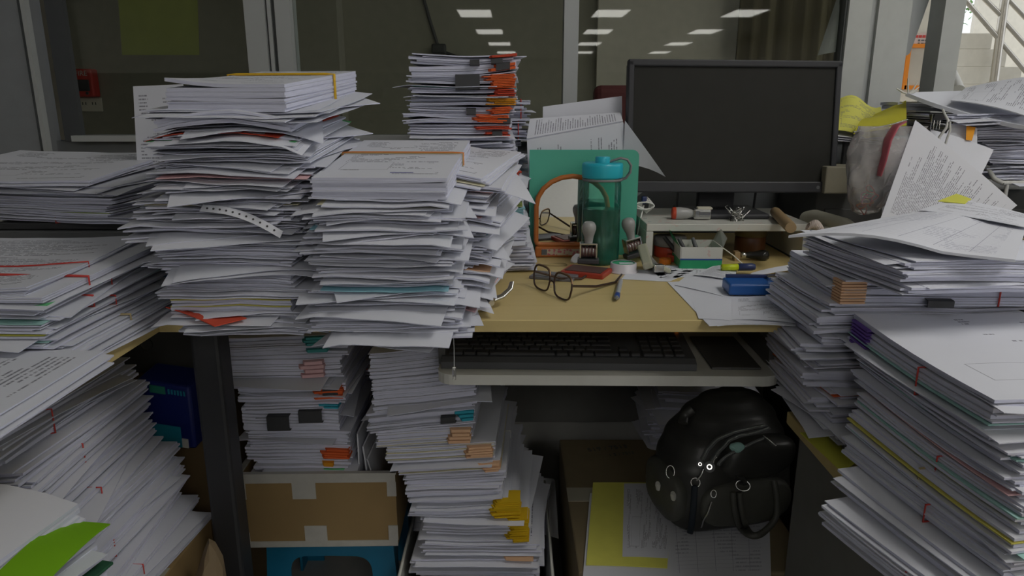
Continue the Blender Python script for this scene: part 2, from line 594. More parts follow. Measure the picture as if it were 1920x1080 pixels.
# taped lime sheet on the far side of the glass
def flat_sheet(name, p00, p10, p11, p01, mats, t=.0004, bow=0.0, nx=10, ny=10, curl=None):
    A, B_, C_, D_ = map(Vector, (p00, p10, p11, p01))
    nrm = (B_ - A).cross(D_ - A).normalized()
    o_ = (A + B_ + C_ + D_) / 4
    def fn(u, v):
        p = (A * (1 - u) + B_ * u) * (1 - v) + (D_ * (1 - u) + C_ * u) * v
        q = bow * (1 - (2 * u - 1) ** 2)
        if curl:
            q += curl(u, v)
        return p + nrm * q - o_
    mb = MB()
    vs, uv = [], []
    for s_ in (0, 1):
        for j in range(ny + 1):
            for i in range(nx + 1):
                vs.append(Vector(fn(i / nx, j / ny)) + nrm * (t * s_)); uv.append((i / nx, j / ny))
    k = (nx + 1) * (ny + 1)
    tf = [(k + j * (nx + 1) + i, k + j * (nx + 1) + i + 1, k + (j + 1) * (nx + 1) + i + 1, k + (j + 1) * (nx + 1) + i) for j in range(ny) for i in range(nx)]
    mb.add(vs, tf, 0, uv, True)
    mb.add(vs, [tuple(q - k for q in f[::-1]) for f in tf], 0, uv, True)
    ring = [i for i in range(nx)] + [nx + j * (nx + 1) for j in range(ny)] + [ny * (nx + 1) + i for i in range(nx, 0, -1)] + [j * (nx + 1) for j in range(ny, 0, -1)]
    n = len(ring)
    mb.add(vs, [(ring[i], ring[(i + 1) % n], ring[(i + 1) % n] + k, ring[i] + k) for i in range(n)], 0, uv)
    return mb.build(name, mats, loc=o_)
Yt = YG + .012
tag(flat_sheet('poster', W(229, 103, Yt), W(374, 103, Yt), W(366, -140, Yt), W(212, -140, Yt), plain('poster_lemon', (0.36, 0.39, 0.10), .7)), 'lemon green sheet taped behind the left glass pane', 'poster')
tag(flat_sheet('hanging_paper', W(1533, 104, Yt + .03), W(1586, 97, Yt + .01), W(1592, -60, Yt + .01), W(1588, -60, Yt + .03), 'paper', bow=.02), 'white paper hanging curled behind the right pane, by the frame', 'paper')

# fire call point and wall socket on the corridor wall
plain('alarm_red', (0.62, 0.05, 0.04), 0.4)
p = W(167, 156, 3.75)
al = thing('fire_alarm', 'red fire call point on the wall behind the left pane', 'fire alarm', (p.x, 3.75, p.z), rot=(0, 0, 0))
MB().box((0, -.03, 0), (.105, .06, .135), r=.008).build('body', 'alarm_red', al)
MB().box((.0, -.062, -.012), (.07, .006, .055), r=.002).build('pull_bar', 'black_plastic', al)
MB().cyl((.02, -.066, -.05), .007, .006, axis='y').build('lock', 'black_plastic', al)
text_mesh('lettering', 'FIRE', .034, 'white_plastic', al, (0, -.0605, .045), (RAD(90), 0, 0))
p = W(172, 196, 3.75)
so = thing('wall_socket', 'beige wall socket plate below the fire call point', 'socket', (p.x, 3.75, p.z))
MB().box((0, -.006, 0), (.115, .012, .07), r=.004).build('plate', 'corridor_pale', so)
sl_ = MB()
for sx in (-.03, .02):
    for k in (-.008, .008):
        sl_.box((sx + k, -.0125, .005), (.004, .002, .014))
sl_.build('slots', 'black_plastic', so)
c_ = [W(x, y, 3.74) for x, y in ((788, -60), (795, 0), (808, 45), (820, 82), (834, 98), (855, 106), (880, 108))]
o_ = c_[0].copy()
tag(MB().tube([q - o_ for q in c_], .008, 8).build('wall_cable', 'black_plastic', loc=o_), 'dark cable running down the wall behind the middle pane', 'cable')
p = W(823, 92, 3.72)
tag(MB().box((0, 0, 0), (.07, .04, .05), r=.008).build('cable_clip', 'black_plastic', loc=p), 'dark bracket on the wall behind the middle pane', 'bracket')

# stairwell at the right
YS = 5.0
st = thing('staircase', 'white concrete stairs climbing to the left beyond the open doorway', 'stairs', (W(1860, 150, YS).x, YS, 0))
ox = st.location.x
steps = [(1793, 1863, 62), (1793, 1890, 92), (1793, 1918, 125), (1793, 1950, 158)]
for k, (xa, xb, yt) in enumerate(steps):
    A_, B_ = W(1700, yt, YS), W(xb, yt, YS)
    z1 = A_.z
    MB().box((0, 0, 0), (B_.x - A_.x + .3, 1.0, z1 - (0.0 if k == 3 else W(0, steps[k + 1][2], YS).z)), r=.004).build('step', 'stair_white', st,
        loc=((A_.x - .3 + B_.x) / 2 - ox, .5, (z1 + (0.0 if k == 3 else W(0, steps[k + 1][2], YS).z)) / 2))
A_ = W(2300, 190, YS)
MB().box((0, 0, 0), (2.0, 1.4, 1.13), r=.004).build('landing', 'stair_white', st, loc=(1.1, .7, 1.13 / 2))
plain('steel', (0.55, 0.52, 0.46), 0.3, 1.0)
YR = 4.9
rl = thing('stair_railing', 'stainless steel stair railing with slanting rails', 'railing', (W(1865, 158, YR).x, YR, W(1865, 158, YR).z))
o_ = rl.location
MB().tube([W(1863, 158, YR) - o_, W(1888, -30, YR) - o_], .026, 14).build('post', 'steel', rl)
MB().lathe([(.055, 0), (.055, .006), (.03, .02)], 20).build('flange', 'steel', rl)
for xa, ya, xb, yb in ((1806, -4, 1872, 72), (1842, -6, 1877, 29), (1877, 79, 1980, 202), (1881, 38, 1990, 160), (1886, -6, 1990, 105)):
    MB().tube([W(xa, ya, YR) - o_, W(xb, yb, YR) - o_], .015, 10).build('rail', 'steel', rl)
wall_box('wall_stairwell', (W(1835, 40, 6.4).x, 6.45, 0), (6.0, 6.5, 4.2), 'stair_white')
wall_box('wall_stairwell_side', (W(1690, 40, 6.4).x - .8, 6.45, 0), (W(1798, 40, 6.4).x, 6.5, 4.2), 'stair_white')
# orange framed notice board on a wall beyond the doorway
YB = 4.2
wall_box('wall_notice', (W(1640, 100, YB).x, YB, 0), (W(1790, 100, YB).x, YB + .1, 3.0), 'stair_white')
plain('frame_orange', (0.85, 0.26, 0.01), 0.5)
A_, B_ = W(1704, 86, YB - .01), W(1778, 164, YB - .01)
nb = thing('notice_board', 'orange framed notice board on the wall beyond the doorway', 'notice board', ((A_.x + B_.x) / 2, YB - .012, (A_.z + B_.z) / 2))
w_, h_ = B_.x - A_.x, A_.z - B_.z
for sx in (-1, 1):
    MB().box((sx * w_ / 2, 0, 0), (.022, .02, h_ + .02)).build('frame_bar', 'frame_orange', nb)
    MB().box((0, 0, sx * h_ / 2), (w_, .02, .022)).build('frame_bar', 'frame_orange', nb)
plain('board_beige', (0.55, 0.50, 0.42), 0.7, var=.25, scale=6)
MB().box((0, .003, 0), (w_, .008, h_)).build('board', 'board_beige', nb)
paper_mat('notice_paper', (0.75, 0.60, 0.55))
A_, B_ = W(1714, 62, YB - .01), W(1778, 85, YB - .01)
w_, h_ = B_.x - A_.x, A_.z - B_.z
no = thing('notice_sheet', 'pinkish notice with red heading above the orange frame', 'notice', ((A_.x + B_.x) / 2, YB - .01, (A_.z + B_.z) / 2))
MB().box((0, 0, 0), (w_, .003, h_)).build('sheet', 'notice_paper', no)
tx = MB()
for k in range(9):
    tx.box((-w_ * .42 + k * w_ * .10, -.003, h_ * .22), (w_ * .08, .002, h_ * .20))
tx.build('heading', 'alarm_red', no)
tx = MB()
for r_ in range(2):
    tx.box((-w_ * .34, -.003, -h_ * (.10 + .26 * r_)), (.010, .002, .010))
    for k in range(7):
        tx.box((-w_ * .24 + k * w_ * .10, -.003, -h_ * (.10 + .26 * r_)), (w_ * .075, .002, h_ * .12))
tx.build('text_lines', 'dark_grey', no)
# grey sheet hanging in the doorway (slanting right edge)
tag(flat_sheet('door_cover', W(1699, 105, YG + .1), W(1706, 100, YG + .1), W(1753, -30, YG + .1), W(1699, -30, YG + .1), 'alu'), 'grey cover sheet hanging slanted beside the door frame', 'cover sheet')
# rolled tube leaning by the post
A_, B_ = W(1781, 138, 3.0), W(1796, 172, 2.8)
tag(MB().tube([(0, 0, 0), A_ - B_], .026, 16).build('poster_tube', 'white_plastic', loc=B_), 'white rolled tube sticking out behind the doorway post', 'tube')
wall_box('wall_ledge', (W(1755, 170, 2.9).x, 2.75, 0), (3.0, 3.3, W(1796, 190, 2.8).z), 'stair_white')

# greenery outside the stairwell opening
plain('leaf_green', (0.10, 0.26, 0.04), 0.6, var=.4, scale=5)
plain('bark', (0.05, 0.045, 0.04), 0.8)
c0 = W(1815, 30, 8.0)
bush = thing('bush', 'sunlit green bush outside the stairwell opening', 'bush', (c0.x, 8.0, 0))
g = MB(); rr_ = random.Random(3)
for k in range(900):
    x, y, z = rr_.uniform(-.6, .6), rr_.uniform(-.3, .5), rr_.uniform(.6, 2.3)
    a1, a2, s_ = rr_.uniform(0, 6.3), rr_.uniform(-1, 1), rr_.uniform(.025, .05)
    d = Vector((cos(a1) * cos(a2), sin(a1) * cos(a2), sin(a2))) * s_
    e = d.cross(Vector((0, 0, 1))).normalized() * s_ * .45
    p = Vector((x, y, z))
    g.add([p - d, p + e, p + d, p - e], [(0, 1, 2, 3)])
o = g.build('foliage', 'leaf_green', bush); o['kind'] = 'stuff'
MB().tube([(.13, -.35, 0), (.12, -.35, 1.0), (.14, -.36, 2.6)], .05, 10).build('trunk', 'bark', bush)

# ================================================================== DESKS
def wood_mat():
    m, t = base_mat('desk_wood')
    s = t.sep(t.coord('Object'))
    g = t.noise(t.vec(t.m('MULTIPLY', s[0], 2.5), t.m('MULTIPLY', s[1], 60.0), t.m('MULTIPLY', s[2], 60.0)), 1.0, 4.0, 0.6)
    t.link(t.mix(g, (0.58, 0.45, 0.19), (0.70, 0.56, 0.26)), t.bsdf.inputs['Base Color'])
    t.bsdf.inputs['Roughness'].default_value = 0.42
wood_mat()
DZ = 0.75
YF = 1.074
D_R, D_L, RET_X = 0.62, -0.56, -0.555
desk = thing('desk', 'wooden topped desk with black boards, under the monitor and paper piles', 'desk', (0, 1.4, 0))
MB().box((0.0, 0, 0), (D_R - D_L, 1.86 - YF, 0.0205), r=0.0015).build('desktop', 'desk_wood', desk, loc=((D_R + D_L) / 2, (YF + 1.86) / 2 - 1.4, DZ - 0.01025))
ldesk = thing('side_desk', 'left side desk with a pale wood edge, carrying the banded stacks', 'desk', (-.87, 1.05, 0))
MB().box((0.0, 0, 0), (0.62, 1.86 - 0.25, 0.0205), r=0.0015).build('desktop', 'desk_wood', ldesk, loc=(0, 0, DZ - 0.01025))
MB().box((0, 0, 0), (0.025, 1.5, 0.725)).build('side_board', 'black_board', ldesk, loc=(-.29, 0, 0.3625))
for ly_ in (1.145,):
    MB().box((0, 0, 0), (0.048, 0.05, 0.725), r=0.006).build('leg', plain('black_metal', (0.028, 0.029, 0.032), .5), desk, loc=(-0.512 if ly_ < 1.5 else -.534, ly_ - 1.4, 0.3625))
MB().box((0, 0, 0), (0.025, 0.55, 0.725)).build('side_board', 'black_board', desk, loc=(0.715, 1.22 + .275 - 1.4, 0.3625))
MB().box((0, 0, 0), (1.18, 0.018, 0.51)).build('modesty_board', plain('board_charcoal', (0.17, 0.17, 0.16), .6), desk, loc=(0.06, 1.84 - 1.4, 0.475))
MB().box((0, 0, 0), (0.55, 0.02, 0.35)).build('back_board', 'black_board', ldesk, loc=(.0, 1.84 - 1.05, 0.55))

# keyboard shelf under the desktop, its front edge turned a little
TZ = 0.640
kt = thing('keyboard_tray', 'pale grey pull-out keyboard shelf under the wooden desktop', 'keyboard tray', (0.165, 1.27, TZ), RAD(-0.8))
pts = []
HX, HY, RR = 0.290, 0.155, 0.03
for cx_, cy_, a0 in ((HX - RR, -HY + RR, 270), (HX - RR, HY - RR, 0), (-HX + RR, HY - RR, 90), (-HX + RR, -HY + RR, 180)):
    for k in range(6):
        a = RAD(a0 + 18 * k)
        pts.append((cx_ + RR * cos(a), cy_ + RR * sin(a)))
MB().prism(pts, 0.018, 'z').build('tray_board', 'white_plastic', kt, loc=(0, 0, -0.018))
for sx in (-1, 1):
    MB().box((0, 0, 0), (0.012, 0.28, 0.03)).build('runner', 'black_board', kt, loc=(sx * 0.285, 0.03, 0.018))
    MB().box((0, 0, 0), (0.012, 0.05, 0.070)).build('hanger', 'black_board', kt, loc=(sx * 0.285, 0.13, 0.053))

# low side cabinet at the right whose black flank faces the knee space
RT = 0.57
RX0, RY1 = 0.472, 1.128
cab = thing('side_cabinet', 'low side cabinet, wood top and black flank, under the right paper tower', 'cabinet', (0.80, 0.70, 0))
MB().box((0, 0, 0), (0.72, 0.95, 0.022), r=0.002).build('cabinet_top', 'desk_wood', cab, loc=(RX0 + 0.36 - 0.80, RY1 - 0.475 - 0.70, RT - 0.011))
MB().box((0, 0, 0), (0.69, 0.91, RT - 0.022)).build('cabinet_body', 'board_charcoal', cab, loc=(RX0 + 0.36 - 0.80 + 0.003, RY1 - 0.475 - 0.70, (RT - 0.022) / 2))

# ================================================================== PAPER
ORD = ['topmost', 'second', 'third', 'fourth', 'fifth', 'sixth', 'seventh', 'eighth', 'ninth', 'tenth', 'eleventh', 'twelfth',
       'thirteenth', 'fourteenth', 'fifteenth', 'sixteenth', 'seventeenth', 'eighteenth', 'nineteenth', 'twentieth',
       'twenty-first', 'twenty-second', 'twenty-third', 'twenty-fourth', 'twenty-fifth', 'twenty-sixth', 'twenty-seventh']

class Bundle:
    """one wad of sheets: loc is the middle of its underside, front edge at -l/2"""
    def __init__(self, loc, w, l, T, yaw=0.0, tilt=0.0, arch=0.0, sag=0.0, roll=0.0, wave=0.0, droop=0.45, fan=0.0, seed=0):
        self.loc = Vector(loc); self.w, self.l, self.T = w, l, T
        self.yaw, self.tilt, self.arch, self.sag, self.roll = yaw, tilt, arch, sag, roll
        self.wave, self.droop, self.fan = wave, droop, fan
        self.r = random.Random(seed)
        self.ph = self.r.uniform(0, 6.28)
        self.o = None
    def z(self, x, y, h):
        u = 2 * x / self.w; v = (y + self.l / 2) / self.l
        q = self.tilt * (y + self.l / 2) + self.roll * x
        q += self.arch * (1 - min(1.6, u * u)) + self.sag * (1 - min(1.5, (2 * v - 1) ** 2))
        q += self.wave * (sin(7 * u + self.ph) * 0.6 + sin(3.1 * u - 4 * v + self.ph * 2))
        e = max(0.0, abs(x) - self.w / 2) + max(0.0, -y - self.l / 2)
        q -= self.droop * e ** 1.25
        return q + h * (1 + self.fan * v)
    def P(self, x, y, h):
        return Vector((x, y, self.z(x, y, h)))
    def leaf_fn(self, h, dx, dy, rot, w, l, curl=None, wv=0.0):
        c, s = cos(rot), sin(rot)
        p1 = self.r.uniform(0, 6)
        def fn(u, v):
            x0 = (u - .5) * w; y0 = (v - .5) * l
            x = c * x0 - s * y0 + dx; y = s * x0 + c * y0 + dy
            hh = 0.0
            if curl:
                cu, cv, amp = curl
                d = 1 - (abs(u - cu) + abs(v - cv))
                if d > 0.35:
                    hh += amp * ((d - .35) / .65) ** 2
            hh += wv * sin(6 * u + p1) * cos(3 * v + p1)
            return (x, y, self.z(x, y, h) + hh)
        return fn

def paper_bundle(b, n, label, cat='paper bundle', group=None, mess=0.25, poke=0.1, mats=('paper', 'paper_edge'), top=None,
                 name='paper_bundle', fill=0.88, curls=0.25, nx=7, ny=6, tints=None, wv=0.0, dense=1.25):
    """the sheets of a bundle as one mesh; sheets of another colour become child parts"""
    r = b.r
    mb = MB()
    mb.three = bool(top)
    n0 = n
    n = int(n * dense)
    if tints:
        tints = {int(a * n / n0): c for a, c in tints.items()}
    ws = [r.uniform(0.35, 1.6) for _ in range(n)]
    k = b.T / sum(ws)
    h = 0.0
    kids = []
    for i, wgt in enumerate(ws):
        th = wgt * k
        last = i == n - 1
        m_ = mess * (0.5 if last and top else 1)
        dx, dy, rot = r.gauss(0, .006) * m_ * 2, r.gauss(0, .006) * m_ * 2, r.gauss(0, .03) * m_
        if r.random() < poke and not (last and top) and not (tints and i in tints):
            rot += r.uniform(-.24, .24) * (0.4 + mess); dx += r.uniform(-.02, .02); dy += r.uniform(-.03, .012)
            th_ = min(th * fill, r.uniform(.0006, .0014))
        else:
            th_ = th * fill
        curl = None
        if r.random() < curls:
            curl = (r.choice((0, 1)), r.choice((0, 0, 1)), r.uniform(-.3, 1) * min(.012, th * 1.5 + .002))
        fn = b.leaf_fn(h, dx, dy, rot, b.w * (1 + r.uniform(-.04, .02) * mess), b.l, curl, wv * r.uniform(.4, 1))
        tint = tints.get(i) if tints else None
        if tint:
            km = MB()
            km.slab(fn, nx, ny, min(.0016, max(.0008, th_ * .6)), 0, 1, r.random())
            kids.append((km, tint))
        else:
            mb.slab(fn, nx, ny, max(.0004, th_), 3 if (last and top) else 0, 1, r.random())
        h += th
    o = mb.build(name, [mats[0], mats[1], mats[0]] + ([top] if top else []), loc=b.loc, rz=b.yaw)
    tag(o, label, cat, group)
    for km, tint in kids:
        part(km.build('coloured_sheet', ['sheet_' + tint, 'edge_' + tint], o), tint + ' coloured sheet')
    b.o = o
    return o

def band(b, across=True, pos=0.5, mat='red_rubber', r=0.0011, lab=None, hf=1.0):
    """rubber band round the bundle: across = running left-right over the top at depth pos (0 front .. 1 back)"""
    e = 0.0012
    pts = []
    N = 12
    if across:
        y = (pos - .5) * b.l
        X = b.w / 2 + 0.003
        top = [b.P(-X + 2 * X * i / N, y, b.T * hf + e) for i in range(N + 1)]
        bot = [b.P(X - 2 * X * i / N, y, -e * .3) for i in range(N + 1)]
    else:
        x = (pos - .5) * b.w
        Y = b.l / 2 + 0.003
        top = [b.P(x, -Y + 2 * Y * i / N, b.T * hf + e) for i in range(N + 1)]
        bot = [b.P(x, Y - 2 * Y * i / N, -e * .3) for i in range(N + 1)]
    for q in top:
        q.z += 0.0008
    o = MB().tube(top + bot, r, 6, closed=True).build('rubber_band', mat, b.o)
    return part(o, lab or mat.split('_')[0] + ' rubber band')

def corner_tabs(b, x0, x1, h0, h1, n, mat, lab=None, depth=0.03, ragged=.012, name='index_tab', front=0.009):
    """coloured strips wrapped round the front edge, from x0 to x1 (fractions of the width), heights as fractions of T"""
    r = b.r
    for i in range(n):
        ha = (h0 + (h1 - h0) * i / n) * b.T
        t = (h1 - h0) / n * b.T * 0.74
        xa = (x0 - .5) * b.w + r.uniform(-ragged, ragged)
        xb = (x1 - .5) * b.w + r.uniform(-ragged, ragged) * .3
        yf = -b.l / 2 - front - r.uniform(0, .004)
        yaw = r.gauss(0, .03)
        def fn(u, v):
            x = xa + (xb - xa) * u
            y = yf + depth * v + (x - xb) * yaw
            # front corner bevelled off, as folded strips are
            if v < .3 and u < .12:
                x += .006
            return (x, y, b.z(max(-b.w / 2, min(b.w / 2, x)), max(-b.l / 2, y), ha))
        o = MB().slab(fn, 4, 3, t, 0, 1, r.random()).build(name, ['sheet_' + mat, 'edge_' + mat], b.o)
        part(o, lab or mat + ' index tab')

def binder_clip(b, x0, x1, h0=0.0, h1=1.0, depth=0.022):
    """black sprung clip biting the front edge"""
    xa, xb = (x0 - .5) * b.w, (x1 - .5) * b.w
    xm = (xa + xb) / 2
    y = -b.l / 2 - 0.012
    zb, zt = b.z(xm, -b.l / 2, h0 * b.T) - .0006, b.z(xm, -b.l / 2, h1 * b.T) + .0006
    mb = MB()
    sl = (b.z(xb, -b.l / 2, 0) - b.z(xa, -b.l / 2, 0))
    prof = [(y, zb + .0008), (y, zt - .0008), (y + .003, zt + .0004), (y + depth, zt + .0012), (y + depth, zt), (y + .004, zt - .0004), (y + .0012, zt - .002),
            (y + .0012, zb + .002), (y + .004, zb + .0004), (y + depth, zb), (y + depth, zb - .0012), (y + .003, zb - .0004)]
    n = len(prof)
    vs = [(xa, p, q - sl / 2) for p, q in prof] + [(xb, p, q + sl / 2) for p, q in prof]
    mb.add(vs, [(i, (i + 1) % n, n + (i + 1) % n, n + i) for i in range(n)])
    for a0 in (0, n):
        mb.add(vs[a0:a0 + n], [(0, 1, 6, 7), (1, 2, 5, 6), (2, 3, 4, 5), (7, 8, 11, 0), (8, 9, 10, 11)])
    o = mb.build('binder_clip', 'black_plastic', b.o)
    part(o, 'black binder clip')
    return o

def px_bundle(yt, yb, xl, xr, Y, l=0.297, **kw):
    """a bundle whose front face shows between these photo rows and columns when its front stands at depth Y"""
    xm = (xl + xr) / 2
    top, bot = W(xm, yt, Y), W(xm, yb, Y)
    A, B = W(xl, (yt + yb) / 2, Y), W(xr, (yt + yb) / 2, Y)
    yaw = kw.pop('yaw', 0.0)
    w = (B - A).length
    c = (A + B) / 2
    return Bundle((c.x - sin(yaw) * l / 2, Y + cos(yaw) * l / 2, bot.z), w, l, top.z - bot.z, yaw=yaw, **kw)

def R(b, **kw):
    for k, v in kw.items():
        setattr(b, k, v)
    return b

SCENE_SEED = 11
def sd():
    global SCENE_SEED
    SCENE_SEED += 1
    return SCENE_SEED

# ---------------------------------------------------------------- pile 1: tall messy pile, left of the middle
WHERE1 = 'in the ragged left pile'
G1 = None
p1 = [  # top row, bottom row, left, right, leaves, mess, poke, depth of front, extra
    (158, 210, 304, 540, 9, .10, .0, 1.03, dict(top='print_form')),
    (209, 224, 262, 600, 6, .9, .5, 1.02, dict()),
    (224, 247, 292, 548, 6, .2, .0, 1.015, dict(arch=.011)),
    (246, 263, 290, 545, 6, .8, .3, 1.02, dict(arch=.008, tints={2: 'red'})),
    (263, 284, 278, 560, 7, .8, .35, 1.02, dict(arch=.004, tints={5: 'green'})),
    (284, 300, 288, 562, 6, .7, .3, 1.02, dict(tints={1: 'pink'})),
    (300, 316, 308, 588, 6, .7, .3, 1.02, dict()),
    (316, 332, 295, 574, 6, .6, .3, 1.015, dict(tints={2: 'pink'})),
    (332, 347, 298, 560, 6, .7, .35, 1.015, dict()),
    (347, 362, 288, 580, 5, .8, .4, 1.015, dict()),
    (362, 378, 298, 568, 6, .7, .35, 1.01, dict(tints={4: 'cream'})),
    (378, 394, 268, 558, 6, .8, .4, 1.01, dict(tints={3: 'cream'})),
    (394, 409, 262, 548, 5, .9, .4, 1.01, dict()),
    (409, 426, 256, 560, 6, .8, .4, 1.01, dict()),
    (426, 450, 236, 566, 8, .8, .3, 1.01, dict()),
    (450, 478, 292, 556, 12, .3, .1, 1.015, dict()),
    (478, 493, 298, 548, 6, .5, .2, 1.015, dict()),
    (493, 509, 284, 560, 6, .7, .3, 1.015, dict()),
    (509, 540, 312, 548, 12, .3, .05, 1.015, dict()),
    (540, 551, 302, 575, 5, .6, .3, 1.01, dict()),
    (551, 584, 318, 545, 10, .1, .0, 1.01, dict(tints={3: 'yellow', 7: 'yellow'})),
    (584, 602, 330, 556, 7, .5, .2, 1.005, dict()),
    (602, 628, 345, 575, 7, .5, .2, 1.0, dict(top='print_form')),
]
LOOK1 = ['block of sheets tied with yellow band', 'loose wide sheets reaching both ways',
         'humped wad with drooping right corner', 'ragged wad with red sheet inside', 'wavy wad with green sheet on top']
B1 = []
for i, (yt, yb, xl, xr, n, me_, pk, Y, ex) in enumerate(p1):
    ex = dict(ex)
    tints, top = ex.pop('tints', None), ex.pop('top', None)
    zz = (628 - yb) / 470
    b = px_bundle(yt, yb, xl, xr, Y, l=.30, tilt=.02 + .09 * zz, wave=.0012 if i else 0, yaw=rnd.gauss(0, .03) if i else RAD(-7), seed=sd(), **ex)
    look = LOOK1[i] if i < len(LOOK1) else ('tidy wad of white sheets' if me_ < .4 else 'crumpled loose sheaf of white sheets')
    if tints and i >= len(LOOK1):
        look = 'white sheaf with a %s sheet showing' % list(tints.values())[0]
    paper_bundle(b, n, '%s, %s %s' % (look, ORD[i] + (' from the top' if i else ''), WHERE1), mess=me_, poke=pk, tints=tints, top=top, wv=.0012 * me_, fill=.97 if me_ < .35 else .88, dense=1.0 if me_ < .35 else 1.3)
    B1.append(b)
band(B1[0], True, .62, 'yellow_rubber', .0022)

# ---------------------------------------------------------------- pile 2: front pile, right of pile 1
WHERE2 = 'of the front pile'
B2 = []
rows2 = [(333, 374, 582, 838)] + [(374, 386, 574, 818)]
y = 386
while y < 606:
    d = rnd.uniform(12, 19)
    rows2.append((y, min(y + d, 612), rnd.uniform(570, 604), rnd.uniform(832, 868)))
    y += d
rows2.append((612, 640, 646, 886))
for i, (yt, yb, xl, xr) in enumerate(rows2):
    zz = (640 - yb) / 300
    top_one, last = i == 0, i == len(rows2) - 1
    b = px_bundle(yt, yb, xl, xr, .985 if not last else .97, l=.30, tilt=.01 + .125 * zz, wave=0 if top_one else .0010, roll=.02 if last else 0,
                  yaw=rnd.gauss(0, .03) if not top_one else RAD(-3), seed=sd())
    tints = {0: 'cream', 2: 'cream'} if i == 1 else ({rnd.randrange(1, 4): rnd.choice(['pink', 'cream', 'sky', 'mint'])} if rnd.random() < .25 and not top_one else None)
    if top_one:
        look = 'neat block of printed forms with an orange rubber band'
    elif i == 1:
        look = 'large cream sheet over loose papers,'
    elif last:
        look = 'flat wad hanging over desk edge,'
    else:
        look = 'loose sheaf with a %s sheet showing,' % list(tints.values())[0] if tints else 'loose white sheaf with corners out,'
    lab = look + ' ' + (ORD[i] + (' from the top ' if i else ' ')) + WHERE2 if not top_one else look + ' topping the front pile'
    paper_bundle(b, 9 if top_one else (7 if last else max(4, int((yb - yt) / 2.7))), lab, fill=.97 if top_one else .88, dense=1.0 if top_one else 1.3, mess=.10 if top_one else .8, poke=0 if top_one else .42,
                 tints=tints, top='print_form' if top_one else (rnd.choice(['print_text', 'print_form', 'print_table']) if rnd.random() < .6 else None), wv=0 if top_one else .001)
    B2.append(b)
ink = MB()
for q in range(9):
    ink.box((.012 + q * .0036, -.118 + (q % 2) * .001, B2[0].z(.02, -.118, B2[0].T) + .0006), (.0042, .0022, .0004))
part(ink.build('ink_strike', plain('ink_violet', (0.06, 0.05, 0.40), .6), B2[0].o), 'blue-violet ink strike')
band(B2[0], True, .58, 'orange_rubber', .0016)
band(B2[0], True, .55, 'tan_rubber', .0011)

# ---------------------------------------------------------------- pile 2b: slipping pile right behind pile 2
WHERE2B = 'of the slipping middle pile'
y = 318
i = 0
while y < 592:
    d = rnd.uniform(14, 24)
    f = (y - 318) / 274
    xr = (922 if f < .4 else 922 - 55 * (f - .4) / .6) + rnd.uniform(-14, 14)
    b = px_bundle(y, y + d, xr - 215, xr, 1.10 - .05 * f, l=.28, tilt=.07 * (1 - f), roll=-.10 + .04 * f, yaw=rnd.uniform(-.22, -.02), wave=.0015, seed=sd())
    tints = {1: 'cream'} if i == 0 else ({1: rnd.choice(['mint', 'pink', 'sky', 'peach'])} if rnd.random() < .35 else None)
    look = 'slanting sheaf with one %s sheet' % list(tints.values())[0] if tints else 'slanting sheaf of white sheets'
    paper_bundle(b, int(d / 3), '%s, %s %s' % (look, ORD[i] + (' from the top' if i else ''), WHERE2B), mess=.7, poke=.3, tints=tints,
                 top=rnd.choice(['print_text', 'print_form', 'print_table', None]), wv=.0012, curls=.4)
    y += d
    i += 1

# ---------------------------------------------------------------- pile 3: tall pile with orange tabs, at the back
WHERE3 = 'of the orange-tabbed pile'
p3 = [  # yt, yb, xl, xr, n, tabs[(x0,x1,h0,h1,n,col)], clips[(x0,x1,h0,h1)]
    (98, 118, 771, 968, 5, [(.80, 1.0, .70, 1.0, 1, 'red')], [(.56, .65, .1, .55), (.76, .87, .15, .6)], dict(arch=-.006)),
    (118, 138, 768, 968, 4, [(.74, 1.0, .25, .95, 2, 'orange')], [(.81, .94, .3, .95)], dict(arch=-.005, roll=.05)),
    (138, 165, 768, 965, 8, [(.73, 1.0, .0, 1.0, 9, 'orange')], [(.44, .67, .0, 1.0)], dict(arch=-.002)),
    (165, 182, 770, 966, 6, [(.79, 1.0, .1, .9, 4, 'red')], [], dict()),
    (182, 197, 768, 966, 5, [(.76, 1.0, .0, .9, 4, 'amber')], [], dict()),
    (197, 213, 764, 962, 5, [(.76, .98, .1, .9, 4, 'orange')], [(.56, .65, .1, .8)], dict(arch=-.003)),
    (213, 233, 758, 957, 6, [(.66, .98, .1, .85, 5, 'orange')], [(.88, 1.0, .05, .5)], dict(arch=.003)),
    (233, 245, 768, 957, 4, [(.70, 1.0, .2, .7, 2, 'red')], [], dict()),
    (245, 257, 766, 955, 4, [(.80, 1.0, .0, .9, 2, 'red')], [(.83, .93, .2, .9)], dict()),
    (257, 278, 790, 962, 6, [], [], dict()),
    (278, 300, 790, 966, 7, [], [], dict()),
    (300, 320, 790, 962, 6, [], [], dict()),
    (320, 344, 790, 975, 6, [(.60, 1.0, .1, .95, 7, 'red')], [], dict()),
    (344, 370, 790, 984, 8, [], [], dict()),
    (370, 387, 790, 978, 5, [(.76, 1.0, .05, .95, 4, 'olive')], [], dict()),
    (387, 404, 790, 982, 5, [(.80, 1.0, .1, .95, 5, 'sky')], [], dict()),
    (404, 418, 790, 978, 4, [(.80, 1.0, .5, .95, 1, 'teal'), (.78, 1.0, .0, .45, 1, 'cream')], [], dict()),
    (418, 440, 790, 990, 6, [], [], dict()),
    (440, 462, 790, 988, 7, [], [], dict()),
    (462, 484, 790, 998, 6, [], [], dict()),
    (484, 508, 790, 1006, 7, [], [], dict()),
]
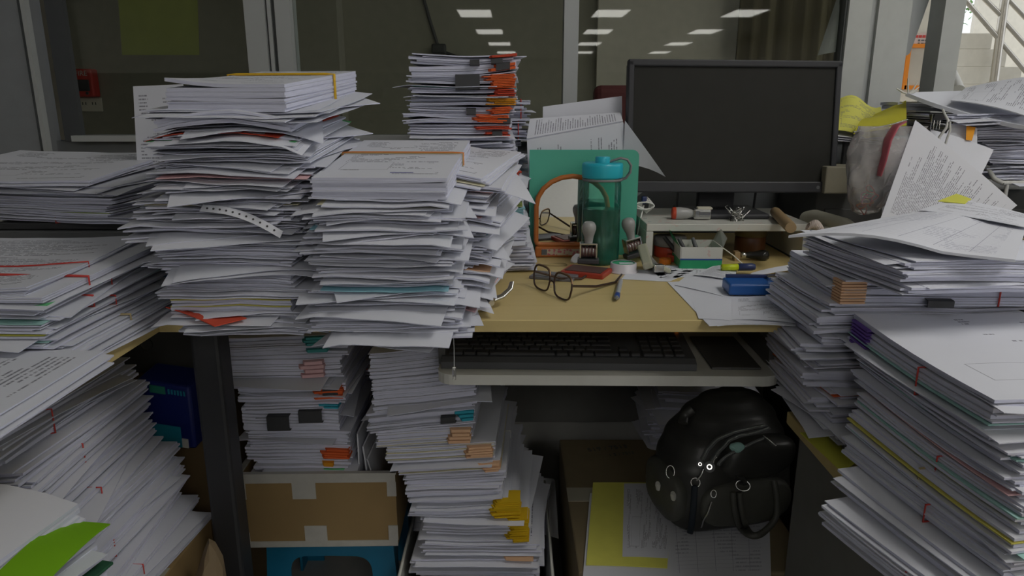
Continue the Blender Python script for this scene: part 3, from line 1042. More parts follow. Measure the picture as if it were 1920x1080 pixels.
L3 = ['sagging wad with two small clips,', 'wad clipped at its orange corner,', 'thick wad in a wide black clip,',
      'white wad with red tabs and no clip,', 'wad with amber tabs,', 'folded wad with clip near its middle,', 'wad with a long row of orange tabs,',
      'thin wad with two red tabs,', 'thin wad with clip on red tab,', 'plain white wad,', 'plain white wad,', 'plain white wad,', 'wad with splayed red tabs,',
      'plain white wad,', 'wad with olive green tabs,', 'wad with pale blue tabs,', 'wad with teal tab over cream one,', 'plain white wad,', 'plain white wad,', 'plain white wad,', 'plain white wad']
for i, (yt, yb, xl, xr, n, tabs, clips, ex) in enumerate(p3):
    b = px_bundle(yt, yb, xl, xr, 1.40, l=.30, yaw=rnd.gauss(0, .02), wave=.0006, seed=sd(), **ex)
    lab = '%s %s %s' % (L3[i], ORD[i] + (' from the top' if i else ''), WHERE3)
    paper_bundle(b, n, lab, mess=.3, poke=.08, tints={1: 'mint'} if i == 2 else None, wv=.0004)
    for t_ in tabs:
        corner_tabs(b, *t_)
    for c_ in clips:
        binder_clip(b, *c_)
# banded sheets sticking out behind it
for i, (yt, yb, xr) in enumerate(((188, 225, 990), (225, 262, 985), (262, 300, 975), (300, 345, 985), (345, 420, 985))):
    b = px_bundle(yt, yb, xr - 190, xr, 1.715, l=.10, yaw=0, wave=.001, seed=sd())
    paper_bundle(b, 8, '%s red-banded wad poking out behind the orange-tabbed pile' % ORD[i], mess=.6, poke=.3)
    band(b, False, .93, 'red_rubber', .0013)

# ---------------------------------------------------------------- left return: rear pile (LB) and front pile (LA)
def left_stack(specs, where, Y, x_right, yaw0, looks, l=.30, w=.21, tilt0=.0, tilt1=.0, tops={}, dzk=1.0):
    out = []
    z0 = specs[0]
    H = sum(s_[0] for s_ in specs[1:])
    z = z0 + H
    n_ = len(specs) - 1
    for i, (T, n, me_, dx, dy, ex) in enumerate(specs[1:]):
        z -= T
        ex = dict(ex)
        tints = ex.pop('tints', None)
        f = (z - z0) / max(H, 1e-6)
        yaw = yaw0 + ex.pop('dyaw', 0.0)
        ww, ll = ex.pop('w', w), ex.pop('l', l)
        b = Bundle((x_right + dx - ww / 2 * cos(yaw) - sin(yaw) * ll / 2, Y + dy + ll / 2, z), ww, ll, T, yaw=yaw,
                   tilt=tilt0 + (tilt1 - tilt0) * f, wave=.0008, seed=sd(), **ex)
        paper_bundle(b, n, '%s, %s %s' % (looks[i], ORD[i] + (' from the top' if i else ''), where), mess=me_, poke=.12, tints=tints, top=tops.get(i), wv=.0006)
        out.append(b)
    return out

plain('box_blue', (0.02, 0.16, 0.36), 0.5)
fb = thing('box_file', 'flat dark grey box file under the rear left paper stack, tied with white cord', 'box file', (-0.84, 1.36, .838))
MB().box((0, 0, 0), (.36, .30, .03), r=.003).build('case', 'dark_grey', fb, loc=(0, 0, .0155))
MB().box((0, 0, 0), (.35, .29, .012), r=.002).build('lid', 'black_plastic', fb, loc=(0, 0, .038))
MB().tube([(-.05, -.152, .0), (-.05, -.152, .045), (-.05, .15, .045), (-.05, .15, .0)], .0018, 6).build('cord', 'white_cord', fb)
bb = thing('storage_box', 'blue flat storage box at the bottom of the rear left stack', 'box', (-0.82, 1.36, .75))
MB().box((0, 0, 0), (.37, .30, .075), r=.004).build('body', 'box_blue', bb, loc=(0, 0, .0375))
MB().box((0, 0, 0), (.376, .306, .012), r=.003).build('lid', 'box_blue', bb, loc=(0, 0, .08))
LB = left_stack([.885, (.012, 4, .3, -.03, -.02, dict(dyaw=.12, arch=-.004)), (.016, 7, .1, 0, 0, dict()), (.014, 6, .25, 0, 0, dict()), (.020, 9, .25, -.01, 0, dict(tints={3: 'olive'})), (.014, 6, .4, .025, 0, dict(w=.30))],
                'of the rear left stack', 1.20, -.655, RAD(-13),
                ['curled printed form lying on top of a wad', 'smooth thick white wad', 'white wad with a red band', 'banded wad with one olive sheet', 'spread white wad under the banded ones'],
                tilt0=.0, tilt1=.13, w=.34, l=.27, tops={0: 'print_form', 1: 'paper'})
band(LB[2], False, .30, 'red_rubber', .0016); band(LB[3], False, .24, 'red_rubber', .0018); band(LB[4], False, .5, 'red_rubber', .0012)
band(LB[1], False, .30, 'red_rubber', .0016)

LA = left_stack([.752, (.010, 5, .3, -.012, .0, dict(dyaw=.05, arch=-.006, sag=-.004)), (.014, 6, .25, .012, 0, dict(tints={1: 'green'})), (.014, 7, .5, .006, 0, dict()), (.014, 7, .5, .01, .0, dict(tints={2: 'mint', 5: 'mint'})),
                 (.012, 6, .5, .012, 0, dict(tints={2: 'lemon'})), (.014, 7, .6, .016, .0, dict(tints={4: 'mint'})), (.014, 7, .5, .03, .01, dict()), (.012, 6, .5, .035, .02, dict())],
                'of the red-banded left stack', .865, -.60, RAD(-2),
                ['printed list under a red band', 'white wad with a bright green sheet', 'ruffled white wad', 'wad with mint green sheets', 'wad with a yellow sheet', 'wad with one mint sheet', 'white wad with a tan band', 'bottom wad on the wood'],
                tilt0=.0, tilt1=.05, w=.30, tops={0: 'print_text', 1: 'paper'})
band(LA[0], True, .45, 'red_rubber', .0012); band(LA[1], True, .30, 'red_rubber', .0018); band(LA[2], True, .5, 'red_rubber', .0014)
band(LA[3], True, .32, 'red_rubber', .0018); band(LA[4], True, .48, 'red_rubber', .0014); band(LA[6], True, .45, 'tan_rubber', .0018)

LC = left_stack([.752, (.006, 3, .5, .0, .0, dict(dyaw=-.03)), (.008, 4, .5, .012, 0, dict()), (.010, 5, .5, .004, .01, dict())],
                'of the low left desk stack', .565, -.525, RAD(1),
                ['printed sheets under a red band', 'white sheets fanned to the right', 'sheets reaching over the desk edge'], w=.34, l=.29, tops={0: 'print_form_b'}, tilt1=.0)
band(LC[0], True, .28, 'red_rubber', .0012)

# ================================================================== PAPER BELOW AND BESIDE
# ---- leaning pile under the left desk
WHERE_U = 'under the left side desk'
looks_u = 'white sheets with edges fanned to the right'
z = .645
i = 0
cb_ = thing('carton', 'brown cardboard carton under the leaning pile at the left', 'carton', (-.785, 1.02, 0), RAD(-2))
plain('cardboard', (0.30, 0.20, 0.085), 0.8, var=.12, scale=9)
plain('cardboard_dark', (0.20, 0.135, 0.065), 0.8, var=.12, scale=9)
plain('packing_tape', (0.42, 0.40, 0.32), 0.4)
MB().box((0, 0, 0), (.42, .36, .325), r=.004).build('body', 'cardboard', cb_, loc=(0, 0, .1625))
MB().box((0, 0, 0), (.42, .05, .0015)).build('tape', 'packing_tape', cb_, loc=(0, 0, .3255))
while z > .335:
    T = rnd.uniform(.026, .042)
    T = min(T, z - .327)
    z -= T
    f = (z - .33) / .31
    xr = -.582 - .105 * f + rnd.uniform(-.012, .012)
    b = Bundle((xr - .15, 1.022 + rnd.uniform(-.012, .012) + .0 * f, z), .29, .33, T, yaw=RAD(rnd.uniform(-6, 4)), tilt=.0, roll=.04, wave=.002, fan=.0, seed=sd())
    paper_bundle(b, int(T / .0035), 'loose %ssheaf, %s %s' % ('banded ' if i % 2 == 0 else 'white ', ORD[i] + (' from the top' if i else ''), WHERE_U), mess=.5, poke=.15, wv=.002, curls=.4)
    if i % 2 == 0:
        band(b, True, rnd.uniform(.3, .55), 'red_rubber', .0012, hf=.85)
    i += 1

# ---- pile at the bottom left corner with the lime folder
WHERE_F = 'in the pile at the bottom left corner'
z = .575
i = 0
specs_f = [(.03, .0, .02, 'curved blank sheets topping the bottom left corner pile'), (.035, .012, .0, 'white sheets with a red band just below the curved sheets at bottom left')]
zz = .60
for (T, dx, arch, lab) in specs_f:
    zz -= T
    b = Bundle((-.70 + dx, .665, zz), .29, .30, T, yaw=RAD(-4 - 6 * i), tilt=-.02, arch=arch, roll=-.03, wave=.002, seed=sd())
    paper_bundle(b, 6, lab, mess=.5, poke=.1, wv=.002, curls=.3)
    if i:
        band(b, True, .3, 'red_rubber', .0012)
    i += 1
o = flat_sheet('folder', W(-30, 1100, .63), W(92, 1088, .65), W(207, 970, .80), W(112, 962, .80), ['sheet_lime', 'edge_lime'], t=.0016, curl=lambda u, v: -.010 * v * v * v)
tag(o, 'lime green folder sticking out of the bottom left corner pile', 'folder')
plain('dark_green_cloth', (0.02, 0.10, 0.05), 0.7, var=.5, scale=60)
zz -= .02
gb = thing('ledger', 'dark green clothbound ledger under the lime folder', 'book', (-.685, .66, zz - .03), RAD(-12))
MB().box((0, 0, 0), (.30, .32, .004), r=.001).build('cover', 'dark_green_cloth', gb, loc=(0, 0, .032))
MB().box((0, 0, 0), (.30, .32, .004), r=.001).build('cover', 'dark_green_cloth', gb, loc=(0, 0, .002))
MB().box((0, 0, 0), (.29, .31, .026)).build('pages', 'paper_edge', gb, loc=(-.003, 0, .017))
zz -= .034
k = 0
while zz > .01:
    T = min(rnd.uniform(.05, .075), zz)
    zz -= T
    b = Bundle((-.71 + rnd.uniform(-.01, .01), .665, zz), .30, .31, T, yaw=RAD(rnd.uniform(-6, 3)), wave=.0015, seed=sd())
    paper_bundle(b, int(T / .0045), 'white sheaf below the dark green ledger, %s' % (ORD[k] + (' of them' if k == 0 else ' from the ledger')), mess=.6, poke=.2, wv=.001)
    k += 1

# blue packet hanging between the left desk and its side board
plain('packet_navy', (0.012, 0.022, 0.16), 0.35)
plain('packet_cyan', (0.02, 0.27, 0.38), 0.35)
bp = W(330, 760, 1.27)
pk = thing('paper_packet', 'navy and cyan wrapped paper packet behind the leaning pile', 'packet', bp, rot=(RAD(8), RAD(6), RAD(-6)))
MB().box((0, 0, 0), (.105, .07, .138), r=.005).build('wrapper', 'packet_navy', pk)
MB().box((-.012, -.0355, -.045), (.078, .002, .046)).build('cyan_panel', 'packet_cyan', pk)
MB().box((.034, -.036, -.057), (.012, .002, .02)).build('white_patch', 'white_plastic', pk)
plain('packet_green', (0.03, 0.22, 0.16), 0.35)
MB().box((-.01, -.0355, .055), (.03, .002, .016)).build('green_patch', 'packet_green', pk)
lt = MB()
for q in range(6):
    lt.box((.012 + q * .006, -.0355, .054), (.003, .002, .010))
lt.build('print_marks', 'packet_cyan', pk)
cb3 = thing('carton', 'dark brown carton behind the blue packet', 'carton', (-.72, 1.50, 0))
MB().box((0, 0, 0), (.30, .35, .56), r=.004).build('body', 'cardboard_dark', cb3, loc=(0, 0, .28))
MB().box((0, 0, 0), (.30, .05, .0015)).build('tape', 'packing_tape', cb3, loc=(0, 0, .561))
shelf_ = thing('box_file', 'black box file standing on the dark carton under the left desk', 'box file', (-.72, 1.45, .562))
MB().box((0, 0, 0), (.28, .24, .12), r=.003).build('case', 'black_board', shelf_, loc=(0, 0, .06))
MB().lathe([(.012, 0), (.012, .004), (.007, .005)], 16, axis='y').build('finger_ring', 'chrome', shelf_, loc=(0, -.124, .06))

# crumpled brown wrapping paper
plain('kraft', (0.24, 0.175, 0.10), 0.8, var=.15, scale=12)
def crumple(name, c, s, mat, label, cat, seed, n=26):
    r = random.Random(seed)
    bm = bmesh.new()
    bmesh.ops.create_icosphere(bm, subdivisions=3, radius=1.0)
    dirs = [(Vector((r.gauss(0, 1), r.gauss(0, 1), r.gauss(0, 1))).normalized(), r.uniform(.55, 1.0)) for _ in range(n)]
    for v in bm.verts:
        d = min(k / max(.15, v.co.dot(q)) if v.co.dot(q) > .15 else 9 for q, k in dirs)
        v.co = v.co * min(d, 1.25)
        v.co = Vector((v.co.x * s[0], v.co.y * s[1], max(-s[2] * .8, v.co.z * s[2])))
    o = MB().bm(bm).build(name, mat, loc=c)
    return tag(o, label, cat)
crumple('wrapping_paper', (-.515, 1.045, .20), (.045, .07, .24), 'kraft', 'crumpled brown wrapping paper beside the left black desk leg', 'wrapping paper', 4, 70)

# ---- blue stool, taped box and the pile in it
plain('stool_blue', (0.01, 0.17, 0.31), 0.4)
BX0, BX1 = W(447, 950, 1.25).x, W(740, 950, 1.25).x
bxc = (BX0 + BX1) / 2
SZ = .222
stl = thing('step_stool', 'blue plastic stool with arched openings under the taped box', 'stool', (bxc + .012, 1.40, 0))
MB().box((0, 0, 0), (.27, .24, .022), r=.008).build('seat', 'stool_blue', stl, loc=(0, 0, SZ - .011))
def arch_panel(wid, h, leg, rise, d):
    pts = [(-wid / 2 * 1.08, 0), (-wid / 2, h), (wid / 2, h), (wid / 2 * 1.08, 0), (wid / 2 * 1.08 - leg, 0)]
    hw = wid / 2 - leg
    top = h - rise
    for k in range(9):
        a = RAD(0 + 180 * k / 8)
        pts.append((hw * (abs(cos(a)) ** .5) * (1 if cos(a) > 0 else -1), top - .07 + .07 * sin(a) ** .6 if 0 < k < 8 else top - .07))
    pts.append((-wid / 2 * 1.08 + leg, 0))
    return pts
def arch_mesh(wid, h, leg, rise, d, axis):
    mb = MB()
    hw = wid / 2 - leg
    # two splayed legs and a lintel with a rounded underside
    N = 12
    inner = [(-hw - .0, 0)]
    for k in range(N + 1):
        a = pi - pi * k / N
        sx = cos(a)
        inner.append((hw * (abs(sx) ** .35) * (1 if sx > 0 else -1), h - rise - .05 + .05 * max(0, sin(a)) ** .7))
    inner.append((hw, 0))
    outer = [(-wid / 2 * 1.10, 0)] + [(-wid / 2 + wid * k / N, h) for k in range(N + 1)] + [(wid / 2 * 1.10, 0)]
    n = len(inner)
    for off in (0,):
        def p3(p, t):
            return (p[0], t, p[1]) if axis == 'y' else (t, p[0], p[1])
        vs = [p3(p, 0) for p in inner] + [p3(p, 0) for p in outer] + [p3(p, d) for p in inner] + [p3(p, d) for p in outer]
        fs = []
        for i in range(n - 1):
            fs += [(i, i + 1, n + i + 1, n + i), (2 * n + i, 3 * n + i, 3 * n + i + 1, 2 * n + i + 1),
                   (i, 2 * n + i, 2 * n + i + 1, i + 1), (n + i, n + i + 1, 3 * n + i + 1, 3 * n + i)]
        mb.add(vs, fs)
    return mb
for sy in (-1, 1):
    arch_mesh(.26, SZ - .02, .045, .022, .006, 'y').build('side_panel', 'stool_blue', stl, loc=(0, sy * .118 - .003, 0))
for sx in (-1, 1):
    arch_mesh(.232, SZ - .02, .04, .022, .006, 'x').build('side_panel', 'stool_blue', stl, loc=(sx * .128 - .003, 0, 0))

BH, BD = .158, .30
bx = thing('taped_box', 'brown cardboard box edged with white tape, standing on the blue stool', 'box', (bxc, 1.25 + BD / 2, SZ + .001), RAD(1.2))
BW = BX1 - BX0
wl = MB()
for sx in (-1, 1):
    wl.box((sx * (BW / 2 - .003), 0, BH / 2), (.006, BD, BH))
    wl.box((0, sx * (BD / 2 - .003), BH / 2), (BW - .012, .006, BH))
wl.box((0, 0, .003), (BW - .012, BD - .012, .006))
wl.build('body', 'cardboard', bx)
plain('white_tape', (0.48, 0.47, 0.43), 0.5, var=.15, scale=40)
FY = -BD / 2 - .0008
def tape(x0, x1, z0, z1):
    MB().box(((x0 + x1) / 2, FY, (z0 + z1) / 2), (x1 - x0, .0016, z1 - z0)).build('tape_strip', 'white_tape', bx)
h = BW / 2
tape(-h, h, BH - .017, BH + .001); tape(-h, h, -.001, .012)
tape(-h - .001, -h + .016, BH - .052, BH - .017); tape(h - .017, h + .001, BH - .048, BH - .017)
tape(-h - .001, -h + .015, .012, .032); tape(h - .018, h + .001, .012, .045)
tape(-.048, -.002, BH - .052, BH - .017); tape(-.030, .014, .012, .046)
rim = MB()
for sx in (-1, 1):
    rim.box((sx * (BW / 2 - .003), 0, BH + .001), (.010, BD + .003, .004))
    rim.box((0, sx * (BD / 2 - .003), BH + .001), (BW, .010, .004))
rim.build('tape_rim', 'white_tape', bx)

WHERE_D = 'of the taped box pile'
pd = [(630, 668, 418, 655, 8, .2, [(.64, .83, .55, 1.0, 3, 'teal'), (.64, .83, .22, .42, 1, 'teal')], [], 'wad with teal tabs'),
      (668, 718, 420, 640, 10, .3, [(.66, .86, .25, .9, 4, 'pink')], [], 'wad with dull pink tabs'),
      (718, 752, 446, 648, 8, .15, [(.72, .98, .15, .85, 6, 'orange')], [(.80, .94, .35, .7)], 'wad with orange tabs and one clip'),
      (752, 767, 462, 640, 4, .3, [(.78, .98, .2, .7, 2, 'cyan')], [], 'thin wad with cyan tabs'),
      (767, 807, 455, 636, 8, .1, [], [(.27, .50, .1, .75), (.60, .84, .45, 1.0)], 'wad held by two wide black clips'),
      (807, 836, 466, 655, 8, .2, [], [], 'plain white wad'),
      (836, 860, 462, 655, 7, .2, [(.74, 1.0, .2, .9, 4, 'orange')], [], 'wad with orange tabs and no clip'),
      (860, 885, 478, 655, 6, .4, [(.70, .85, .6, 1.0, 1, 'amber'), (.72, .95, .2, .5, 1, 'green')], [], 'dim wad with brown and green tabs'),
      (885, 950, 470, 655, 8, .3, [], [], 'bottom wad down inside the box')]
for i, (yt, yb, xl, xr, n, me_, tabs, clips, look) in enumerate(pd):
    b = px_bundle(yt, yb, xl, xr, 1.275, l=.26, wave=.0008, roll=.03 if i < 4 else 0, seed=sd())
    if i == 8:
        zb = SZ + .009
        b.T = b.loc.z + b.T - zb; b.loc.z = zb
    paper_bundle(b, n, '%s, %s %s' % (look, ORD[i] + (' from the top' if i else ''), WHERE_D), mess=me_ if i < 8 else .1, poke=.1 if i < 8 else 0)
    for t_ in tabs:
        corner_tabs(b, *t_, ragged=.006)
    for c_ in clips:
        binder_clip(b, *c_)
# sheets standing on edge at the right inside the box
for k, (x0, x1, lean) in enumerate(((664, 676, .05), (682, 700, .09), (700, 716, .14))):
    A_ = W(x0, 890, 1.29)
    def cv(u, v, q=lean):
        return -q * .25 * v * v
    o = flat_sheet('standing_sheet', (A_.x, 1.29, SZ + .01), (A_.x + .012, 1.50, SZ + .01), (A_.x + .03, 1.50, SZ + .235 - .03 * k), (A_.x + .022, 1.29, SZ + .225 - .03 * k), 'paper', t=.003, curl=cv)
    tag(o, '%s grey sheet standing upright in the taped box' % ('first', 'second', 'third')[k], 'paper')
# darker wads standing behind, at the right of that pile
for k in range(5):
    zt = .66 - .062 * k
    b = Bundle((W(690, 700, 1.48).x - .11 + .006 * k, 1.665, zt - .062), .22, .24, .058, wave=.002, roll=.02, seed=sd())
    if k == 4:
        b.T += b.loc.z - .232; b.loc.z = .232
    paper_bundle(b, 10, 'grey wad behind the taped box pile, %s of five' % (ORD[k] if k else 'topmost'), mess=.5, poke=.2)
    corner_tabs(b, .55, .9, .2, .7, 3, ('red', 'orange', 'red', 'orange', 'red')[k])
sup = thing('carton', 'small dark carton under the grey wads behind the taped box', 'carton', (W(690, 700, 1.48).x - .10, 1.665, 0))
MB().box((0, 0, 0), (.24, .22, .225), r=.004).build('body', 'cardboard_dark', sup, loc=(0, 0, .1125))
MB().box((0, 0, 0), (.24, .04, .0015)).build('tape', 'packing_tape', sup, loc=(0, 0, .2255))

# ---- leaning pile C in a white bin, centre below the keyboard shelf
WHERE_C = 'of the leaning tabbed pile'
pc = [(655, 704, 692, 850, .12, [], [], 'dim white wad', 0), (704, 765, 697, 892, .12, [], [], 'smooth white wad', 0), (765, 803, 688, 888, .3, [(.84, 1.0, .3, .8, 3, 'cyan')], [(.70, .84, .25, .55)], 'wad with blue tab beside clip', 0),
      (803, 834, 704, 884, .2, [(.76, 1.0, .1, 1.0, 4, 'peach')], [], 'wad with broad peach tabs', 'cream'), (834, 862, 724, 928, .2, [(.74, .98, .1, .9, 5, 'peach')], [], 'wad with narrow peach tabs', 'cream'),
      (862, 886, 746, 938, .2, [(.80, 1.0, .1, .8, 4, 'peach')], [], 'wad with peach tabs at its end', 'cream'), (886, 908, 758, 946, .2, [], [], 'white wad', 0), (908, 936, 764, 942, .4, [], [], 'rumpled white wad', 0),
      (936, 966, 768, 945, .5, [(.80, 1.08, .0, 1.0, 10, 'gold')], [], 'curved wad with splayed yellow tabs', 0), (966, 1020, 800, 990, .4, [(.80, 1.0, .2, 1.0, 16, 'gold')], [], 'curved wad with many yellow tabs', 0),
      (1020, 1046, 790, 1012, .4, [(.72, .94, .05, .4, 1, 'peach')], [], 'printed forms with a peach tab', 0), (1046, 1075, 778, 1010, .5, [], [], 'printed sheets just below the peach tab', 0),
      (1075, 1110, 790, 1004, .4, [(.55, .80, .7, .95, 1, 'cyan')], [], 'printed sheets with a blue tab', 0), (1110, 1200, 812, 985, .2, [], [], 'white sheets down in the bin', 0)]
zlast = None
for i, (yt, yb, xl, xr, me_, tabs, clips, look, tint) in enumerate(pc):
    Yc = 1.215 - .012 * min(i, 9) / 9
    if i == 8:
        xr += 15
    b = px_bundle(yt, yb, xl, xr, Yc, l=.27, wave=.0006, roll=.125 if i < 3 else (.09 if i < 7 else (.06 if i < 9 else .03)), arch=-.003 if i in (8, 9) else 0, yaw=RAD(-3), seed=sd())
    n = max(5, int((yb - yt) / 3.2))
    paper_bundle(b, n, '%s, %s %s' % (look, ORD[i] + (' from the top' if i else ''), WHERE_C), mess=me_, poke=.08 if i < 10 else (.2 if i < 12 else 0),
                 tints={j: 'cream' for j in range(1, n, 3)} if tint else None, top='print_text_b' if i in (10, 11, 12) else None)
    for t_ in tabs:
        corner_tabs(b, *t_, ragged=.008, depth=.04)
    for c_ in clips:
        binder_clip(b, *c_)
    zlast = b.loc.z
    if i in (6,):
        band(b, True, .6, 'white_cord', .0012)
# deeper wads fanned behind at the right
for k, (yt, yb, xr) in enumerate(((745, 800, 925), (800, 850, 945), (850, 893, 955), (893, 915, 950))):
    b = px_bundle(yt, yb, xr - 170, xr, 1.50, l=.16, wave=.0015, roll=.06, yaw=RAD(-10), seed=sd())
    paper_bundle(b, 8, 'shadowed wad %s, behind the leaning tabbed pile' % ('at the top', 'second down', 'third down', 'fourth down')[k], mess=.5, poke=.25)
    if k in (1, 2):
        band(b, False, .85, 'red_rubber', .001)
zb_ = b.loc.z
b = Bundle((W(1015, 960, 1.40).x - .12, 1.48, .18), .26, .22, zb_ - .18 - .004, yaw=RAD(-14), wave=.002, roll=-.05, seed=sd())
paper_bundle(b, 16, 'fanned grey-white sheets right of the yellow tabs', mess=.9, poke=.4)
band(b, True, .35, 'red_rubber', .001)
bin_ = thing('waste_bin', 'white rectangular bin holding the leaning pile of tabbed papers', 'bin', (W(893, 1070, 1.2).x, 1.355, 0))
bw = .285
o_prof = MB()
for sx in (-1, 1):
    o_prof.add([(sx * bw * .46, -.17, 0), (sx * bw * .46, .17, 0), (sx * bw * .52, .185, .20), (sx * bw * .52, -.185, .20)], [(0, 1, 2, 3)])
    o_prof.add([(sx * (bw * .46 - .003), -.16, 0), (sx * (bw * .46 - .003), .16, 0), (sx * (bw * .52 - .003), .185, .20), (sx * (bw * .52 - .003), -.185, .20)], [(3, 2, 1, 0)])
    o_prof.add([(-bw * .46, sx * .17, 0), (bw * .46, sx * .17, 0), (bw * .52, sx * .185, .20), (-bw * .52, sx * .185, .20)], [(0, 1, 2, 3)])
    o_prof.add([(-bw * .46, sx * .157, 0), (bw * .46, sx * .157, 0), (bw * .52, sx * .182, .20), (-bw * .52, sx * .182, .20)], [(3, 2, 1, 0)])
o_prof.add([(-bw * .46, -.16, .002), (bw * .46, -.16, .002), (bw * .46, .16, .002), (-bw * .46, .16, .002)], [(0, 1, 2, 3)])
o_prof.build('body', 'white_plastic', bin_)
MB().tube([(-bw * .52, -.185, .20), (bw * .52, -.185, .20), (bw * .52, .185, .20), (-bw * .52, .185, .20)], .004, 8, closed=True).build('rim', 'white_plastic', bin_)

# ---- the right-hand tower on the side cabinet
WHERE_R = 'of the right front tower'
# (T, x_left, Y_front, yaw, w, l, n, mess, kw, look)
paper_mat('print_right', kind='form', rows=34, seed=9.6, umin=.42)
z = RT + .001
r1 = [(.036, .418, .61, 17, .30, .22, 10, .35, dict(), 'bottom wad with red string jutting left', None),
      (.022, .436, .61, 13, .30, .24, 7, .5, dict(tints={2: 'cream'}), 'fanned wad with a cream sheet', None),
      (.026, .460, .62, 9, .30, .26, 8, .4, dict(), 'thick white wad with red string', None),
      (.026, .470, .615, 7, .30, .28, 8, .4, dict(tints={3: 'mint', 6: 'yellow'}), 'wad with mint and yellow sheets', None),
      (.022, .478, .62, 5, .30, .28, 7, .4, dict(tints={1: 'lemon', 4: 'mint'}), 'wad with lemon and mint sheets', None),
      (.022, .482, .625, 4, .30, .29, 7, .6, dict(tints={2: 'pink'}), 'ruffled wad with a pink sheet', None),
      (.024, .482, .635, 2.5, .30, .29, 8, .5, dict(tints={3: 'mint'}), 'ruffled wad with a mint sheet', None),
      (.044, .478, .655, 0, .30, .30, 10, .25, dict(tints={4: 'mint'}), 'thick wad with purple tabs', 'print_right')]
n_r = len(r1) + 2
for i, (T, xl, yf, yaw, w, l, n, me_, ex, look, top) in enumerate(r1):
    yw = RAD(yaw)
    b = Bundle((xl + w / 2 * cos(yw), yf + l / 2, z), w, l, T, yaw=yw, wave=.001, sag=-.003, seed=sd())
    rank = n_r - 1 - i
    paper_bundle(b, n, '%s, %s %s' % (look, ORD[rank] + (' from the top' if rank else ''), WHERE_R), mess=me_, poke=.12, top=top, wv=.001, **ex)
    if i in (0, 2, 4, 7):
        band(b, True, .42, 'red_rubber', .0012, hf=.72)
    if i == 3:
        band(b, True, .5, 'tan_rubber', .0016, hf=.8)
    if i == 7:
        # purple tabs along the left edge at the back
        for q in range(7):
            hh = b.T * (.12 + .11 * q)
            def fn(u, v, hh=hh):
                y = b.l * (.33 + .15 * v)
                x = -b.w / 2 - .004 + .03 * u
                return (x, y, b.z(max(x, -b.w / 2), y, hh))
            part(MB().slab(fn, 3, 3, .0028, 0, 1, .3).build('index_tab', ['sheet_violet', 'edge_violet'], b.o), 'purple index tab')
    z += T + .0006
ZR = z
z = .8085
b = Bundle((.462 + .15, .955 + .105, z), .30, .21, .036, yaw=RAD(-1), wave=.0006, seed=sd())
paper_bundle(b, 12, 'wad with a column of peach tabs, second %s' % WHERE_R, mess=.15, poke=.05)
for q in range(8):
    hh = b.T * (.04 + .115 * q)
    def fn(u, v, hh=hh):
        x = -b.w / 2 - .003 + .035 * u
        y = -b.l / 2 - .003 + .03 * v
        return (x, y, b.z(max(x, -b.w / 2), max(-b.l / 2, y), hh))
    part(MB().slab(fn, 3, 3, .0029, 0, 1, .3).build('index_tab', ['sheet_peach', 'edge_peach'], b.o), 'peach index tab')
binder_clip(b, .38, .50, .0, .25)
band(b, False, .72, 'red_rubber', .0013)
z += .0366
b = Bundle((.478 + .15, .875 + .12, z), .31, .24, .042, yaw=RAD(7), tilt=.0, roll=-.02, wave=.0012, arch=.003, seed=sd())
paper_bundle(b, 14, 'thick wad under a ruled ledger sheet, topmost %s' % WHERE_R, mess=.35, poke=.08, wv=.001)
band(b, False, .93, 'tan_rubber', .0018)
ZTOP = b
def led(u, v):
    return .012 * sin(pi * min(1, u * 1.4)) * (1 - v * .5)
o = flat_sheet('ledger_sheet', W(1478, 446, .935), W(1903, 492, .835), W(1925, 425, 1.02), W(1745, 396, 1.12), ['print_table', 'paper_edge'], t=.0035, curl=led)
tag(o, 'ruled ledger sheet with handwriting, topmost of the right tower', 'paper')
o = flat_sheet('paper_sheet', W(1722, 402, 1.09), W(1925, 436, .98), W(1950, 418, 1.05), W(1790, 380, 1.16), ['print_form', 'paper_edge'], t=.001, bow=.002)
o.location.z += .006
tag(o, 'loose white form at the back of the ruled ledger sheet', 'paper')
o = flat_sheet('yellow_note', W(1757, 387, 1.135), W(1808, 392, 1.12), W(1820, 383, 1.16), W(1792, 373, 1.19), ['sheet_lemon', 'edge_lemon'], t=.001)
o.location.z += .008
tag(o, 'yellow paper corner at the back of the right tower', 'note')

# second column behind it, on the far corner of the cabinet
WHERE_R2 = 'of the right rear column'
z = RT + .001
zs = []
r2 = [(.014, .065, 0, 'cream'), (.018, .052, 2, 'pink'), (.016, .040, -3, None), (.018, .024, 3, None), (.022, .010, -2, None), (.014, .018, 6, 'orange'), (.024, .0, -4, None), (.020, .0, 2, None),
      (.026, -.012, -3, None), (.020, .004, 2, None), (.024, -.004, 0, None), (.018, .006, 2, None)]
for i, (T, dx, yaw, tint) in enumerate(r2):
    rank = len(r2) - 1 - i
    b = Bundle((.437 + dx + .14, 1.065, z), .28, .19, T, yaw=RAD(yaw), wave=.0012, roll=.0, seed=sd())
    paper_bundle(b, max(4, int(T / .0035)), '%s, %s %s' % ('white wad' if not tint else 'wad with one %s sheet' % tint, ORD[rank] + (' from the top' if rank else ''), WHERE_R2), mess=.35, poke=.08, tints={2: tint} if tint else None, wv=.001)
    z += T + .0004
yb_ = Bundle((.475 + .10, .93, RT + .0185), .235, .20, .002, yaw=RAD(20), seed=sd())
o = flat_sheet('yellow_folder', W(1582, 889, .90), W(1606, 868, .93), W(1575, 818, 1.03), W(1500, 812, 1.02), ['sheet_lemon'], t=.001, bow=.003)
tag(o, 'bright yellow folder hanging over the cabinet edge at right', 'folder')

# ================================================================== THINGS ON THE DESK
def nz(px, py):
    return WZ(px, py, DZ)

